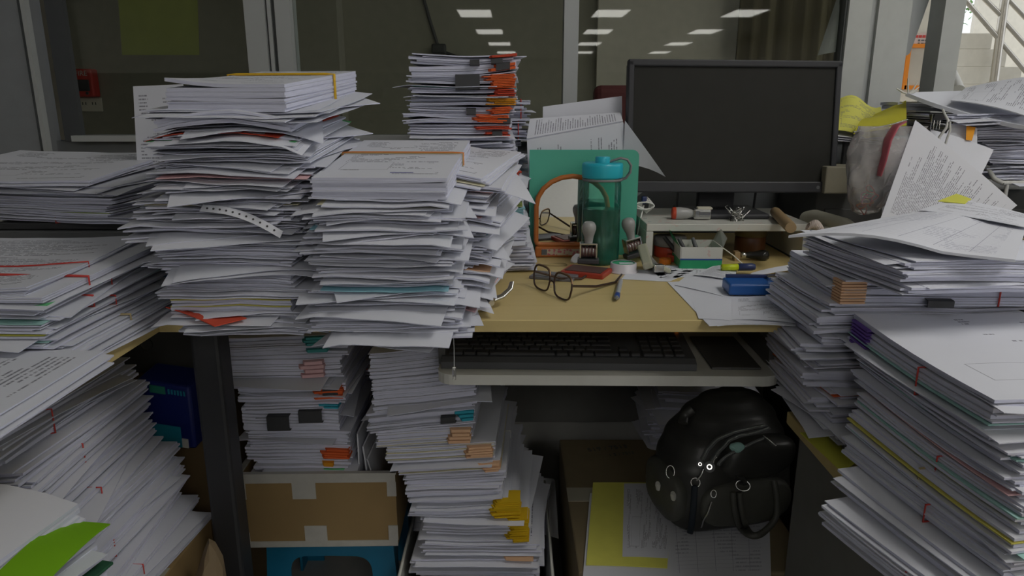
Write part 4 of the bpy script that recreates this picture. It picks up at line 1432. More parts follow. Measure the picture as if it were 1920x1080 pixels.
# ---- white stand with the monitor on it
SX0, SX1, SY0, SY1, SZT = .288, .640, 1.505, 1.745, .832
plain('stand_white', (0.60, 0.60, 0.56), 0.5, var=.06)
def stained(name, col, stain, amt=.5, scale=30):
    m, t = base_mat(name)
    f = t.m('GREATER_THAN', t.noise(t.coord('Object'), scale, 4.0, .7), .62)
    t.link(t.mix(t.m('MULTIPLY', f, amt), col, stain), t.bsdf.inputs['Base Color'])
    t.bsdf.inputs['Roughness'].default_value = .5
    return m
stained('stand_edge', (0.60, 0.60, 0.55), (0.62, 0.33, 0.30), .45)
sd_ = thing('monitor_stand', 'white desktop stand with red ink smears, carrying the monitor', 'monitor stand', ((SX0 + SX1) / 2, SY0, DZ))
hw = (SX1 - SX0) / 2
MB().box((0, (SY1 - SY0) / 2, SZT - DZ - .008), (2 * hw, SY1 - SY0, .016), r=.0015).build('top_board', 'stand_edge', sd_)
for sx in (-1, 1):
    MB().box((sx * (hw - .0075), (SY1 - SY0) / 2, (SZT - DZ - .016) / 2), (.015, SY1 - SY0, SZT - DZ - .0165), r=.001).build('side_panel', 'stand_edge', sd_)
dots = MB()
dots.cyl((-hw + .012, .03, SZT - DZ), .004, .0006, 12)
dots.cyl((-hw + .010, .075, SZT - DZ), .004, .0006, 12)
dots.build('screw_cap', 'alu', sd_)

plain('bezel', (0.042, 0.043, 0.048), 0.45, spec=.3)
plain('screen', (0.030, 0.030, 0.027), 0.5, spec=.12)
mo = thing('computer_monitor', 'black widescreen computer monitor, switched off, on the white stand', 'monitor', (.49, 1.65, SZT))
MW, MH, TILT = .474, .288, RAD(-7)
mz = .055
def mon(mb, name, mat):
    return mb.build(name, mat, mo, loc=(0, -.045, mz), rot=(TILT, RAD(.4), RAD(2)))
fr = MB()
bz = .013
fr.box((0, 0, MH - bz / 2 - .001), (MW, .022, bz + .002), r=.003)
fr.box((0, 0, .0125), (MW, .022, .025), r=.003)
for sx in (-1, 1):
    fr.box((sx * (MW / 2 - bz / 2), 0, MH / 2), (bz, .022, MH - .004), r=.003)
mon(fr, 'bezel', 'bezel')
mon(MB().box((0, .001, MH / 2 + .006), (MW - 2 * bz + .002, .012, MH - .025 - bz + .002)), 'screen', 'screen')
bk = MB().box((0, .022, MH / 2), (MW - .004, .022, MH - .004), r=.008).box((0, .045, MH / 2), (MW * .6, .035, MH * .6), r=.015)
mon(bk, 'back_shell', 'bezel')
mon(MB().cyl((MW / 2 - .04, -.0115, .012), .004, .002, 12, axis='y'), 'power_button', 'dark_grey')
MB().box((0, 0, 0), (.085, .022, .13), r=.004).build('neck', 'bezel', mo, loc=(-.01, .03, .075))
MB().box((0, 0, 0), (.185, .15, .012), r=.005).build('foot', 'bezel', mo, loc=(-.01, -.01, .0065))
for k, x in enumerate((-.105, .075)):
    MB().box((0, 0, 0), (.012, .018, .012), r=.002).tube([(0, 0, 0), (0, .005, -.03), (0.004, .02, -.055)], .0028, 8).build('cable', 'black_plastic', mo, loc=(x, .0, .058))

# things lying on the stand
plain('stamp_grey', (0.36, 0.36, 0.35), 0.3)
plain('stamp_red', (0.55, 0.07, 0.03), 0.35)
p = WZ(1258, 411, SZT)
ls = thing('rubber_stamp', 'grey handled stamp with red cap lying on its side on the stand', 'stamp', (p.x, p.y, SZT + .0135), RAD(-4))
ls.scale = (1.28, 1.28, 1.28)
MB().lathe([(.0001, 0), (.0095, .001), (.0105, .003), (.0105, .0075)], 20, axis='x').build('end_cap', 'stamp_red', ls)
MB().lathe([(.0105, .0075), (.0108, .015), (.0095, .026), (.007, .034), (.006, .037), (.0001, .037)], 20, axis='x').build('handle', 'stamp_grey', ls)
MB().box((.052, 0, .0), (.030, .018, .018), r=.003).box((.056, 0, .001), (.02, .020, .008), r=.001).build('stamp_head', 'chrome', ls)
MB().box((.056, 0, .0095), (.026, .016, .004), r=.002).build('top_cover', 'cream_plastic' if 'cream_plastic' in MATS else plain('cream_plastic', (0.58, 0.55, 0.45), .5), ls)

p = WZ(1380, 414, SZT)
pc_ = random.Random(5)
for k in range(13):
    a, r_ = pc_.uniform(0, 6.28), pc_.uniform(0, .016)
    cx, cy = p.x + r_ * cos(a) * 1.2, p.y + r_ * sin(a) * .8
    L_, W_ = .019, .006
    pts = []
    for (u, v) in ((-1, -.6), (-1, .6), (.8, .6), (1, .3), (1, -.3), (.8, -.6), (-.6, -.6), (-.6, .35), (.5, .35)):
        pts.append((u * L_ * .8, v * W_, 0))
    o = MB().tube(pts, .0010, 6).build('paper_clip', 'chrome', loc=(cx, cy, SZT + .004 + .0016 * k), rot=(pc_.uniform(-.9, .9), pc_.uniform(-.9, .9), pc_.uniform(0, 6)))
    tag(o, 'bright wire paper clip in the little heap on the white stand', 'paper clip', 'paper clips heaped on the stand')

stained('stick_wood', (0.36, 0.25, 0.13), (0.45, 0.12, 0.10), .35, 22)
p0, p1 = WZ(1453, 397, SZT + .012), WZ(1483, 427, SZT + .012)
o = MB().tube([(0, 0, 0), (p1 - p0) * .05, (p1 - p0) * .95, p1 - p0], [.0105, .0115, .0115, .0105], 20).build('wooden_stick', 'stick_wood', loc=p0)
tag(o, 'short round wooden stick with red stains at the right of the stand', 'wooden stick')

# things under the stand
plain('tape_grey', (0.34, 0.34, 0.34), 0.5)
plain('ring_red', (0.60, 0.07, 0.03), 0.4)
plain('ring_orange', (0.72, 0.20, 0.02), 0.4)
def ring(name, px, py, R_, h, mat, label, cat, z=DZ):
    p = WZ(px, py, z)
    o = MB().lathe([(R_ * .72, 0), (R_ * .98, 0), (R_, h * .15), (R_, h * .85), (R_ * .98, h), (R_ * .72, h), (R_ * .70, h / 2), (R_ * .72, 0)], 28).build(name, mat, loc=(p.x, p.y, z))
    return tag(o, label, cat)
p = WZ(1252, 477, DZ)
o = MB().lathe([(.0001, 0), (.032, 0), (.034, .003), (.034, .022), (.0325, .024), (.0001, .024)], 32).build('tape_tin', 'ring_red', loc=(p.x, 1.565, DZ)); tag(o, 'red round base tin under the stand, below the grey lid', 'tin')
o = MB().lathe([(.0001, 0), (.034, 0), (.0365, .002), (.0365, .018), (.034, .021), (.0001, .021)], 32).build('round_lid', 'tape_grey', loc=(p.x, 1.565, DZ + .0245)); tag(o, 'grey round lid lying on the red tin under the stand', 'lid')
ring('tape_ring', 1264, 489, .016, .014, 'ring_red', 'red tape ring under the stand, right of the tin', 'tape ring')
ring('tape_ring', 1247, 494, .013, .011, 'ring_orange', 'orange tape ring in front of the red one under the stand', 'tape ring')
stained('strip_white', (0.62, 0.60, 0.56), (0.10, 0.10, 0.10), .0)
p = WZ(1258, 500, DZ)
sm = MB().box((0, 0, .0006), (.055, .010, .0012))
o = sm.build('paper_strip', 'paper', loc=(p.x, p.y, DZ + .0006), rz=RAD(-2))
hl = MB()
for k in range(5):
    hl.cyl((-.022 + k * .011, 0, .0013), .0016, .0003, 10)
hl.build('punch_hole', 'black_plastic', o)
tag(o, 'white punched paper strip in front of the orange tape ring', 'paper strip')

plain('box_green', (0.02, 0.33, 0.14), 0.45)
p0, p1 = WZ(1276, 505, DZ), WZ(1353, 504, DZ)
cx0, cx1 = p0.x, p1.x
gbx = thing('open_box', 'small white and green open box full of pens under the stand', 'box', ((cx0 + cx1) / 2, p0.y + .045, DZ + .001), RAD(-2))
bw_ = cx1 - cx0
g1, g2 = MB(), MB()
for (mb, z0, z1) in ((g1, .018, .045), (g2, 0, .018)):
    for sx in (-1, 1):
        mb.box((sx * (bw_ / 2 - .001), 0, (z0 + z1) / 2), (.002, .085, z1 - z0))
        mb.box((0, sx * .0425, (z0 + z1) / 2), (bw_ - .004, .002, z1 - z0))
g2.box((0, 0, .001), (bw_ - .004, .083, .002))
g1.build('white_upper_wall', 'stand_edge', gbx); g2.build('green_lower_wall', 'box_green', gbx)
plain('stripe_blue', (0.03, 0.08, 0.30), .5)
MB().box((0, -.0437, .0195), (bw_, .0006, .003)).build('blue_line', 'stripe_blue', gbx)
for sx in (-1, 1):
    fl = MB()
    fl.add([(sx * (bw_ / 2), -.042, .045), (sx * (bw_ / 2), .042, .045), (sx * (bw_ / 2 + .012), .046, .072), (sx * (bw_ / 2 + .010), -.030, .062)], [(0, 1, 2, 3)])
    fl.add([(sx * (bw_ / 2 + .001), -.042, .045), (sx * (bw_ / 2 + .001), .042, .045), (sx * (bw_ / 2 + .013), .046, .072), (sx * (bw_ / 2 + .011), -.030, .062)], [(3, 2, 1, 0)])
    fl.build('side_flap', 'box_green' if sx < 0 else 'stand_edge', gbx)
for k, (x, a, mt, lb) in enumerate(((-.01, .5, 'black_plastic', 'thick black marker'), (.012, .3, 'dark_grey', 'dark grey pen'), (-.022, .8, 'black_plastic', 'slim black pen'))):
    o = MB().tube([(0, 0, 0), (-.025 * a, .01, .022), (-.05 * a, .02, .046)], [.004, .005, .004], 10).build('pen', mt, loc=(gbx.location.x + x, gbx.location.y + .01 * k, DZ + .006))
    tag(o, lb + ' leaning in the white and green box', 'pen')
see_through('amber_glass', (0.55, 0.30, 0.16), gloss=.9)
plain('honey', (0.13, 0.05, 0.02), .35)
plain('lid_olive', (0.16, 0.12, 0.05), .35)
p = WZ(1437, 494, DZ)
jr = thing('glass_jar', 'dark amber jar with a wide lid at the back under the stand', 'jar', (p.x, 1.60, DZ))
MB().lathe([(.0001, 0), (.031, 0), (.034, .004), (.034, .036), (.032, .040)], 28).build('body', 'honey', jr)
MB().lathe([(.033, .040), (.035, .041), (.035, .055), (.033, .057), (.0001, .057)], 28).build('lid', 'lid_olive', jr)
p = WZ(1393, 490, DZ)
bl = thing('stamp_handle', 'glossy black wooden knob handle lying on its side under the stand', 'handle', (p.x, p.y + .01, DZ + .012), RAD(-3))
MB().lathe([(.0001, -.003), (.006, -.002), (.007, .003), (.0055, .008)], 20, axis='x').build('ferrule', 'chrome', bl)
MB().lathe([(.0055, .008), (.0075, .016), (.0085, .028), (.0115, .040), (.012, .048), (.009, .056), (.0001, .058)], 20, axis='x').build('knob', plain('black_gloss', (0.02, 0.02, 0.02), .15), bl)
MB().box((-.012, 0, -.002), (.012, .022, .020), r=.001).build('block', 'stick_wood', bl)
p0, p1 = WZ(1356, 466, DZ + .03), WZ(1394, 497, DZ)
o = MB().tube([p0 - p0, (p1 - p0) * .5 + Vector((0, 0, .002)), p1 - p0], .0018, 8, flat=.6).build('cable_tie', 'white_cord', loc=p0 + Vector((0, 0, .001)))
tag(o, 'thin white plastic tie slanting out of the open box', 'cable tie')
plain('marker_yellow', (0.55, 0.66, 0.02), .35); plain('marker_navy', (0.03, 0.045, 0.13), .35)
p = WZ(1366, 512, DZ + .004)
hm = thing('highlighter', 'yellow highlighter with dark blue cap lying on papers', 'highlighter', (p.x, p.y, DZ + .016), RAD(3))
MB().lathe([(.0001, -.015), (.0065, -.015), (.0068, .018), (.0001, .018)], 16, axis='x').build('barrel', 'marker_yellow', hm)
MB().lathe([(.0001, .018), (.0076, .018), (.0076, .046), (.006, .052), (.0001, .052)], 16, axis='x').build('cap', 'marker_navy', hm)

# telephone corner and its coiled cord, right of the stand
plain('phone_ivory', (0.52, 0.51, 0.42), .4)
p = WZ(1515, 445, .80)
ph = thing('telephone', 'ivory desk telephone half hidden behind the right paper tower', 'telephone', (.735, 1.54, DZ), RAD(6))
MB().box((0, 0, .028), (.15, .20, .056), r=.012, seg=3).build('body', 'phone_ivory', ph)
MB().tube([(-.045, -.09, .072), (-.045, -.06, .082), (-.045, 0, .086), (-.045, .06, .082), (-.045, .09, .072)], [.020, .018, .014, .018, .020], 14).build('handset', 'phone_ivory', ph)
kp = [(x * .018 + .03, y * .02 - .02) for x in range(3) for y in range(4)]
for (x, y) in kp:
    MB().box((x, y, .058), (.012, .012, .006), r=.002).build('key', 'white_plastic', ph)
pts = []
c0, c1 = W(1502, 424, 1.47) , W(1528, 436, 1.45)
for k in range(150):
    f = k / 149
    a = f * 2 * pi * 11
    c = c0.lerp(c1, f) + Vector((0, 0, .012 * sin(pi * f)))
    d = Vector((.8, -.2, -.3)).normalized()
    e1 = d.cross(Vector((0, 0, 1))).normalized(); e2 = d.cross(e1)
    pts.append(c + e1 * .0085 * cos(a) + e2 * .0085 * sin(a) - c0)
MB().tube(pts, .0019, 6).build('coiled_cord', 'cord_ivory' if 'cord_ivory' in MATS else plain('cord_ivory', (0.58, 0.50, 0.45), .5), ph, loc=c0 - ph.location)
ph.children[-1].matrix_parent_inverse = Matrix.Rotation(-RAD(6), 4, 'Z')

# ---- turquoise file holder and its papers
plain('holder_green', (0.085, 0.44, 0.31), .45, var=.05)
HY = 1.575
A_, B_ = W(993, 281, HY), W(1199, 281, HY)
fh = thing('file_holder', 'turquoise green file holder standing behind the water bottle', 'file holder', ((A_.x + B_.x) / 2, HY, DZ))
hw_, hh_ = (B_.x - A_.x) / 2, A_.z - DZ
pts = [(-hw_, 0), (hw_, 0), (hw_, hh_ - .014)] + [(hw_ - .014 + .014 * cos(RAD(a)), hh_ - .014 + .014 * sin(RAD(a))) for a in (22, 45, 67, 90)] + [(-hw_, hh_)]
MB().prism(pts, .004, 'y').build('front_panel', 'holder_green', fh)
MB().prism(pts, .004, 'y').build('back_panel', 'holder_green', fh, loc=(0, .09, 0))
for sx in (-1, 1):
    MB().prism([(.004, 0), (.09, 0), (.09, hh_ * .8), (.004, hh_ * .55)], .003, 'x').build('side_panel', 'holder_green', fh, loc=(sx * (hw_ - .0016) - .0015, 0, 0))
MB().box((0, .047, .002), (2 * hw_ - .006, .086, .004)).build('bottom', 'holder_green', fh)

def stand_sheet(lab, pts, Y0, Y1, mat, t, bow=.0, curl=None, loc=None):
    """upright sheet: photo corners lower-left, lower-right, upper-right, upper-left at depths Y0 (bottom) and Y1 (top)"""
    a, b, c, d = pts
    o = flat_sheet('paper_sheet', W(*a, Y0), W(*b, Y0), W(*c, Y1), W(*d, Y1), mat, t=t, bow=bow, curl=curl)
    return tag(o, lab, 'paper')
stand_sheet('tall blank sheet rising at the back of the turquoise holder', ((1015, 455), (1168, 455), (1166, 180), (1018, 200)), 1.645, 1.655, 'paper', .0015)
stand_sheet('thick folded wad of forms in the turquoise holder, its fold sloping', ((995, 455), (1172, 455), (1168, 229), (988, 262)), 1.612, 1.600, ['print_text_b', 'paper_edge'], .006)
stand_sheet('sheets of the holder bent back over the folded wad', ((988, 263), (1168, 230), (1163, 214), (994, 226)), 1.602, 1.640, ['print_text_b', 'paper_edge'], .006)
def curl_a(u, v):
    return -.02 * u * u - .008 * sin(3 * v)
stand_sheet('curling sheet flopping over right of the turquoise holder', ((1168, 400), (1197, 374), (1256, 339), (1172, 226)), 1.61, 1.58, ['paper', 'paper_edge'], .0006, curl=curl_a)
def curl_b(u, v):
    return .02 * sin(3 * u) - .03 * v
stand_sheet('curved printed page hanging behind the curling sheet', ((1150, 330), (1195, 300), (1212, 268), (1166, 228)), 1.64, 1.62, ['print_text', 'paper_edge'], .0006, curl=curl_b)

# white cable bundle by the stand
p = W(1207, 385, 1.60)
cbm = MB()
for k in range(4):
    pts = []
    for q in range(14):
        a = q / 13 * 2 * pi
        pts.append((.022 * cos(a) * (1 - .12 * k), .004 * k - .008, .008 * sin(a) + .004 * k * sin(a * 2)))
    cbm.tube(pts, .0019, 6, closed=True)
cbm.tube([(0, 0, 0), (-.008, -.01, -.03), (-.014, -.012, -.07), (-.013, -.012, p.z * -1 + DZ + .003)], .0019, 6)
o = cbm.build('charger_cable', 'white_cord', loc=p)
tag(o, 'white charger cable looped in a bundle beside the white stand', 'cable')
part(MB().box((.0, .0, .012), (.012, .012, .018), r=.003).build('plug', 'marker_navy', o), 'dark blue plug')

# ---- orange table mirror
plain('mirror_orange', (0.50, 0.16, 0.035), .35)
m, t = base_mat('mirror_glass')
t.bsdf.inputs['Base Color'].default_value = (.8, .8, .8, 1); t.bsdf.inputs['Metallic'].default_value = 1.0; t.bsdf.inputs['Roughness'].default_value = .015
t.link(t.mix(t.noise(t.coord('Object'), 8.0), (.76, .78, .76), (.82, .82, .80)), t.bsdf.inputs['Base Color'])
MY = 1.552
A_, B_ = W(1005, 460, MY), W(1108, 330, MY)
mr = thing('table_mirror', 'orange framed table mirror with an arched top behind the bottle', 'mirror', (A_.x + .078, MY, DZ))
mw, mz0, mz1 = .078, A_.z - DZ + .002, B_.z - DZ
pth = [(-mw + .008, 0, mz0), (mw - .008, 0, mz0), (mw - .002, 0, mz0 + .003), (mw, 0, mz0 + .010)]
for k in range(11):
    a = pi * k / 10
    pth.append((mw * cos(a), 0, mz1 - .066 + .066 * sin(a)))
pth += [(-mw, 0, mz0 + .010), (-mw + .002, 0, mz0 + .003)]
tl = (RAD(1), 0, 0)
MB().tube(pth, .0055, 10, closed=True).build('frame', 'mirror_orange', mr, rot=tl)
vs = [(x, -.0005, z) for x, _, z in pth]
MB().add(vs + [(x, .003, z) for x, y_, z in vs], [tuple(range(len(vs)))]).build('glass', 'mirror_glass', mr, rot=tl)
MB().add([(x, .003, z) for x, y_, z in vs], [tuple(range(len(vs)))[::-1]]).build('backing', 'mirror_orange', mr, rot=tl)
MB().box((-.004, .01, .013), (.152, .036, .024), r=.004).build('base', 'mirror_orange', mr)
m, t = base_mat('floral')
v = t.new('ShaderNodeTexVoronoi'); v.inputs['Scale'].default_value = 160.0
t.link(t.coord('Object'), v.inputs['Vector'])
f = t.m('LESS_THAN', v.outputs['Distance'], .42)
t.link(t.mix(f, (.52, .44, .33), (.50, .14, .17)), t.bsdf.inputs['Base Color'])
MB().box((.0, -.0086, .013), (.132, .0012, .014)).build('floral_strip', 'floral', mr)
MB().box((-.060, -.0094, .013), (.012, .0012, .012), r=.0005).build('dark_badge', 'dark_grey', mr)

# ---- water bottle
see_through('bottle_green', (0.70, 0.93, 0.86), gloss=.9, diffuse=.12, dcol=(.03, .55, .42))
m, t = base_mat('tea')
t.bsdf.inputs['Base Color'].default_value = (.05, .035, .015, 1)
t.link(t.mix(t.noise(t.coord('Object'), 20.0, 3.0), (.085, .065, .035), (.13, .075, .035)), t.bsdf.inputs['Base Color'])
t.bsdf.inputs['Roughness'].default_value = .25
see_through('tea_clear', (0.42, 0.34, 0.16), gloss=.3, diffuse=.45, dcol=(.075, .065, .035))
plain('lid_turquoise', (0.02, 0.46, 0.58), .35, var=.04)
plain('strap_grey', (0.22, 0.22, 0.22), .7)
pb = nz(1128, 499)
bo = thing('water_bottle', 'green see-through water bottle with turquoise lid, half full of tea', 'bottle', (pb.x, pb.y + .036, DZ))
R_ = .0405
MB().lathe([(.0001, .001), (R_ * .9, .001), (R_ * .98, .006), (R_, .015), (R_, .165), (R_ * .97, .172), (R_ * .95, .178)], 40).build('body', 'bottle_green', bo)
MB().lathe([(.0001, .003), (R_ * .93, .004), (R_ * .96, .015), (R_ * .96, .115), (.0001, .115)], 40).build('drink', 'tea', bo)
MB().lathe([(R_ * .95, .181), (R_ * 1.02, .182), (R_ * 1.05, .185), (R_ * 1.05, .206), (R_ * 1.03, .211), (R_ * .98, .2125), (.0001, .212)], 40).build('lid', 'lid_turquoise', bo)
MB().lathe([(.0155, .212), (.0155, .222), (.0145, .2245), (.0001, .2245)], 28).build('cap', 'lid_turquoise', bo)
MB().lathe([(R_ * .955, .1755), (R_ * 1.03, .1755), (R_ * 1.03, .180), (R_ * .955, .180)], 40).build('collar_ring', 'strap_grey', bo)
st_ = [(.012, 0, .2135), (.024, -.004, .218), (.036, -.006, .222), (.050, -.006, .219), (.058, -.006, .207), (.057, -.005, .193), (.049, -.003, .181), (.042, 0, .178)]
MB().tube(st_, .0060, 10, flat=.45).build('strap', 'strap_grey', bo)

# ---- numbering stamps, ink pad, tape, stapler
plain('stamp_body', (0.33, 0.33, 0.32), .32)
plain('band_dark', (0.10, 0.05, 0.045), .5)
def stamp(name_label, loc, rz, rot=None):
    s = thing('date_stamp', name_label, 'stamp', loc, rz, rot=rot)
    MB().lathe([(.0075, .042), (.0085, .046), (.0095, .055), (.012, .062), (.0145, .070), (.0145, .077), (.011, .084), (.006, .0865), (.0001, .087)], 24).build('handle', 'stamp_body', s)
    f_ = MB()
    f_.box((0, 0, .041), (.036, .022, .004), r=.001)
    for sx in (-1, 1):
        f_.box((sx * .0165, 0, .026), (.003, .022, .028))
    f_.build('frame', 'chrome', s)
    for k in range(5):
        w_ = MB().lathe([(.0001, -.0025), (.011, -.0025), (.0118, -.0015), (.0118, .0015), (.011, .0025), (.0001, .0025)], 18, axis='x')
        w_.build('number_wheel', 'band_dark', s, loc=(-.0128 + k * .0064, 0, .024))
    for k in range(4):
        MB().lathe([(.0001, -.0006), (.0124, -.0006), (.0124, .0006), (.0001, .0006)], 18, axis='x').build('divider', 'chrome', s, loc=(-.0096 + k * .0064, 0, .024))
    MB().box((0, 0, .005), (.044, .026, .010), r=.002).build('foot', 'black_plastic', s)
    return s
p1_ = nz(1102, 503)
stamp('grey knobbed date stamp standing upright on the red ink pad', (p1_.x, p1_.y - .005, DZ + .0125), RAD(-6))
p2_ = nz(1186, 493)
stamp('grey knobbed date stamp tilting right of the bottle', (p2_.x + .006, p2_.y + .01, DZ + .012), RAD(14), rot=(RAD(0), RAD(-14), RAD(14)))
plain('pad_red', (0.38, 0.045, 0.025), .4)
p = nz(1096, 515)
ip = thing('ink_pad', 'flat red ink pad case under the upright date stamp', 'ink pad', (p.x + .004, p.y + .004, DZ), RAD(-24))
MB().box((0, 0, .005), (.088, .066, .010), r=.002).build('case', 'pad_red', ip)
MB().box((0, 0, .0106), (.074, .052, .0016)).build('pad', 'band_dark', ip)
p = nz(1040, 523)
il = thing('pad_cover', 'grey metal lid lying left of the red ink pad', 'lid', (p.x, p.y + .01, DZ), RAD(-20))
plain('lid_grey', (0.17, 0.17, 0.19), .45)
MB().box((0, 0, .003), (.088, .052, .006), r=.0015).build('plate', 'lid_grey', il)
MB().box((0, -.02, .0064), (.076, .003, .001)).build('rim', 'dark_grey', il)
plain('rd2', (0.40, 0.05, 0.03), .4)
p = nz(1205, 483)
o = MB().box((0, 0, .018), (.018, .030, .036), r=.005, seg=3).build('lighter', 'stamp_red', loc=(p.x, p.y + .01, DZ)); tag(o, 'small red plastic case between the bottle and the white stand', 'case')
p = nz(1169, 510)
tp = thing('tape_roll', 'white tape roll with green face lying by the stapler', 'tape roll', (p.x, p.y + .004, DZ))
plain('tape_white', (0.62, 0.60, 0.64), .4); plain('tape_green', (0.05, 0.40, 0.20), .5)
MB().lathe([(.0295, 0), (.0305, .001), (.0295, .003), (.0265, .004), (.0265, .018), (.024, .0195), (.023, .019)], 36).build('rim', 'tape_white', tp)
MB().lathe([(.0235, .0175), (.0001, .0175)], 36).build('face', 'tape_green', tp)
MB().box((.005, -.003, .0182), (.028, .008, .0008)).build('label', 'paper', tp)
p0, p1 = nz(1205, 500), nz(1236, 520)
plain('stapler_ivory', (0.40, 0.40, 0.30), .4)
d = (p1 - p0); d.z = 0
ang = math.atan2(d.y, d.x)
sp_ = thing('stapler', 'ivory stapler lying open beside the tape roll', 'stapler', ((p0.x + p1.x) / 2, (p0.y + p1.y) / 2 + .006, DZ), ang)
MB().box((0, 0, 0), (.080, .020, .016), r=.004, seg=3).build('upper_arm', 'stapler_ivory', sp_, loc=(-.006, -.010, .030), rot=(RAD(20), RAD(18), RAD(-10)))
MB().box((0, 0, 0), (.064, .014, .006), r=.001).build('magazine', 'chrome', sp_, loc=(.002, .004, .018), rot=(0, RAD(10), 0))
MB().box((0, 0, 0), (.074, .022, .010), r=.003).build('base', 'stapler_ivory', sp_, loc=(0, .016, .010), rot=(RAD(-25), 0, RAD(8)))
MB().box((0, 0, 0), (.014, .020, .016), r=.002).build('nose', 'chrome', sp_, loc=(.034, .004, .014))

# yellow rubber band and torn scraps near the mirror
p = nz(1040, 497)
o = MB().tube([(.026 * cos(2 * pi * k / 24), .012 * sin(2 * pi * k / 24) + .003 * sin(4 * pi * k / 24), 0) for k in range(24)], .0009, 6, closed=True).build('rubber_band', 'tan_rubber', loc=(p.x, p.y, DZ + .001))
tag(o, 'loose tan rubber band lying in front of the mirror', 'rubber band')
p = nz(1080, 490)
crumple('paper_scrap', (p.x, p.y - .015, DZ + .012), (.013, .010, .014), 'paper', 'crumpled white scrap between the mirror base and upright stamp', 'paper scrap', 9, 14)
A4s = [((1165, 524), (1255, 529), (1300, 508), (1180, 506), 'blank white sheet lying under the stapler'), ((1240, 525), (1330, 515), (1345, 498), (1215, 500), 'white slip with red writing in front of the stand')]
for a, b_, c, d_, lab in A4s:
    o = flat_sheet('paper_sheet', nz(*a) + Vector((0, 0, .0006)), nz(*b_) + Vector((0, 0, .0006)), nz(*c) + Vector((0, 0, .0006)), nz(*d_) + Vector((0, 0, .0006)), 'print_form_b' if 'red' in lab else 'paper')
    tag(o, lab.replace('with red writing ', ''), 'paper')

# ---- glasses, pen, punch
plain('frame_brown', (0.045, 0.022, 0.015), .25)
plain('frame_bronze', (0.30, 0.18, 0.10), .3, .8)
see_through('lens', (0.93, 0.93, 0.92), gloss=.7)
gA, gB = nz(1022, 534), nz(1044, 562)
# front rim line runs from the far lens (left) to the near hinge (right)
H0, H1 = WZ(992, 508, DZ + .02), WZ(1062, 545, DZ + .02)
ax = Vector((.47, -.88, 0)).normalized()
gl = thing('spectacles', 'brown framed spectacles lying folded open on the bare wood', 'glasses', (.069, 1.226, DZ), 0)
fw = .068
up = Vector((0.10, 0.18, 1)).normalized()
def lens_loop(cx):
    pts = []
    for k in range(28):
        a = 2 * pi * k / 28
        ex, ez = cos(a), sin(a)
        x = .0285 * (abs(ex) ** .62) * (1 if ex > 0 else -1)
        z_ = .0215 * (abs(ez) ** .62) * (1 if ez > 0 else -1)
        pts.append(ax * (cx + x * (1 - .06 * (z_ < 0))) + up * (z_ + .0235))
    return pts
for cx in (-.036, .036):
    L_ = lens_loop(cx)
    MB().tube(L_, .0017, 8, closed=True).build('rim', 'frame_brown', gl)
    MB().add(L_, [tuple(range(len(L_)))]).build('lens', 'lens', gl)
    MB().tube([q + up * .0012 for q in L_[1:14]], .0016, 8).build('brow_bar', 'frame_bronze', gl)
MB().tube([ax * -.008 + up * .022, ax * -.004 + up * .025, ax * .004 + up * .025, ax * .008 + up * .022], .0016, 8).build('bridge', 'frame_brown', gl)
for sx in (-1, 1):
    MB().tube([ax * (sx * .006) + up * .017 + Vector((.003, .004, 0)), ax * (sx * .007) + up * .010 + Vector((.004, .006, 0))], .002, 8).build('nose_pad', 'lens', gl)
o_ = gl.location
nearh = ax * .0645 + up * .030
farh = ax * -.0645 + up * .030
tip = nz(1166, 521) - o_ + Vector((0, 0, .004))
tip2 = nz(1108, 524) - o_ + Vector((0, .02, .004))
def arm(h, e, nm):
    m1 = h.lerp(e, .45) + Vector((0, 0, -.010)); m2 = h.lerp(e, .80) + Vector((.003, -.012, -.006))
    m1.z = max(.004, m1.z); m2.z = max(.003, m2.z)
    MB().tube([h, h.lerp(m1, .3), m1, m2, e + Vector((0, .004, .002))], [.0022, .0024, .0026, .0024, .0020], 8).build(nm, 'frame_brown', gl)
arm(nearh, tip, 'temple'); arm(farh, tip2, 'temple')

plain('pen_blue', (0.03, 0.07, 0.28), .35)
plain('pen_clear', (0.42, 0.43, 0.45), .25)
q0, q1 = nz(1155, 568), nz(1164, 530)
pn = thing('ballpoint_pen', 'short ballpoint pen with a blue grip lying right of the spectacles', 'pen', q0 + Vector((0, 0, .0055)), math.atan2((q1 - q0).y, (q1 - q0).x))
L_ = (q1 - q0).length
MB().lathe([(.0005, 0), (.0015, .004), (.004, .014)], 14, axis='x').build('tip', 'chrome', pn)
MB().lathe([(.004, .014), (.0052, .018), (.0052, .036), (.0048, .037)], 14, axis='x').build('grip', 'pen_blue', pn)
MB().lathe([(.0048, .037), (.0046, L_ * .9), (.003, L_), (.0001, L_)], 14, axis='x').build('barrel', 'pen_clear', pn)

q = nz(924, 582)
hp = thing('hole_punch', 'chrome single hole punch sticking out beside the front pile', 'hole punch', (q.x - .01, q.y + .004, DZ), RAD(24))
MB().tube([(.012, 0, .016), (.028, .0, .020), (.044, .004, .030), (.050, .010, .040)], [.008, .0075, .0065, .005], 12, flat=.5).build('upper_handle', 'chrome', hp)
MB().tube([(.006, .004, .010), (-.018, .016, .022), (-.03, .024, .030)], [.007, .006, .005], 12, flat=.5).build('lower_handle', 'chrome', hp)
MB().box((-.012, -.002, .008), (.034, .020, .014), r=.003).build('jaw', 'chrome', hp)
MB().cyl((.004, -.012, .014), .005, .024, 16, axis='y').build('pivot', 'chrome', hp)
MB().box((-.022, -.002, .016), (.010, .012, .012), r=.002).build('die_block', 'dark_grey', hp)

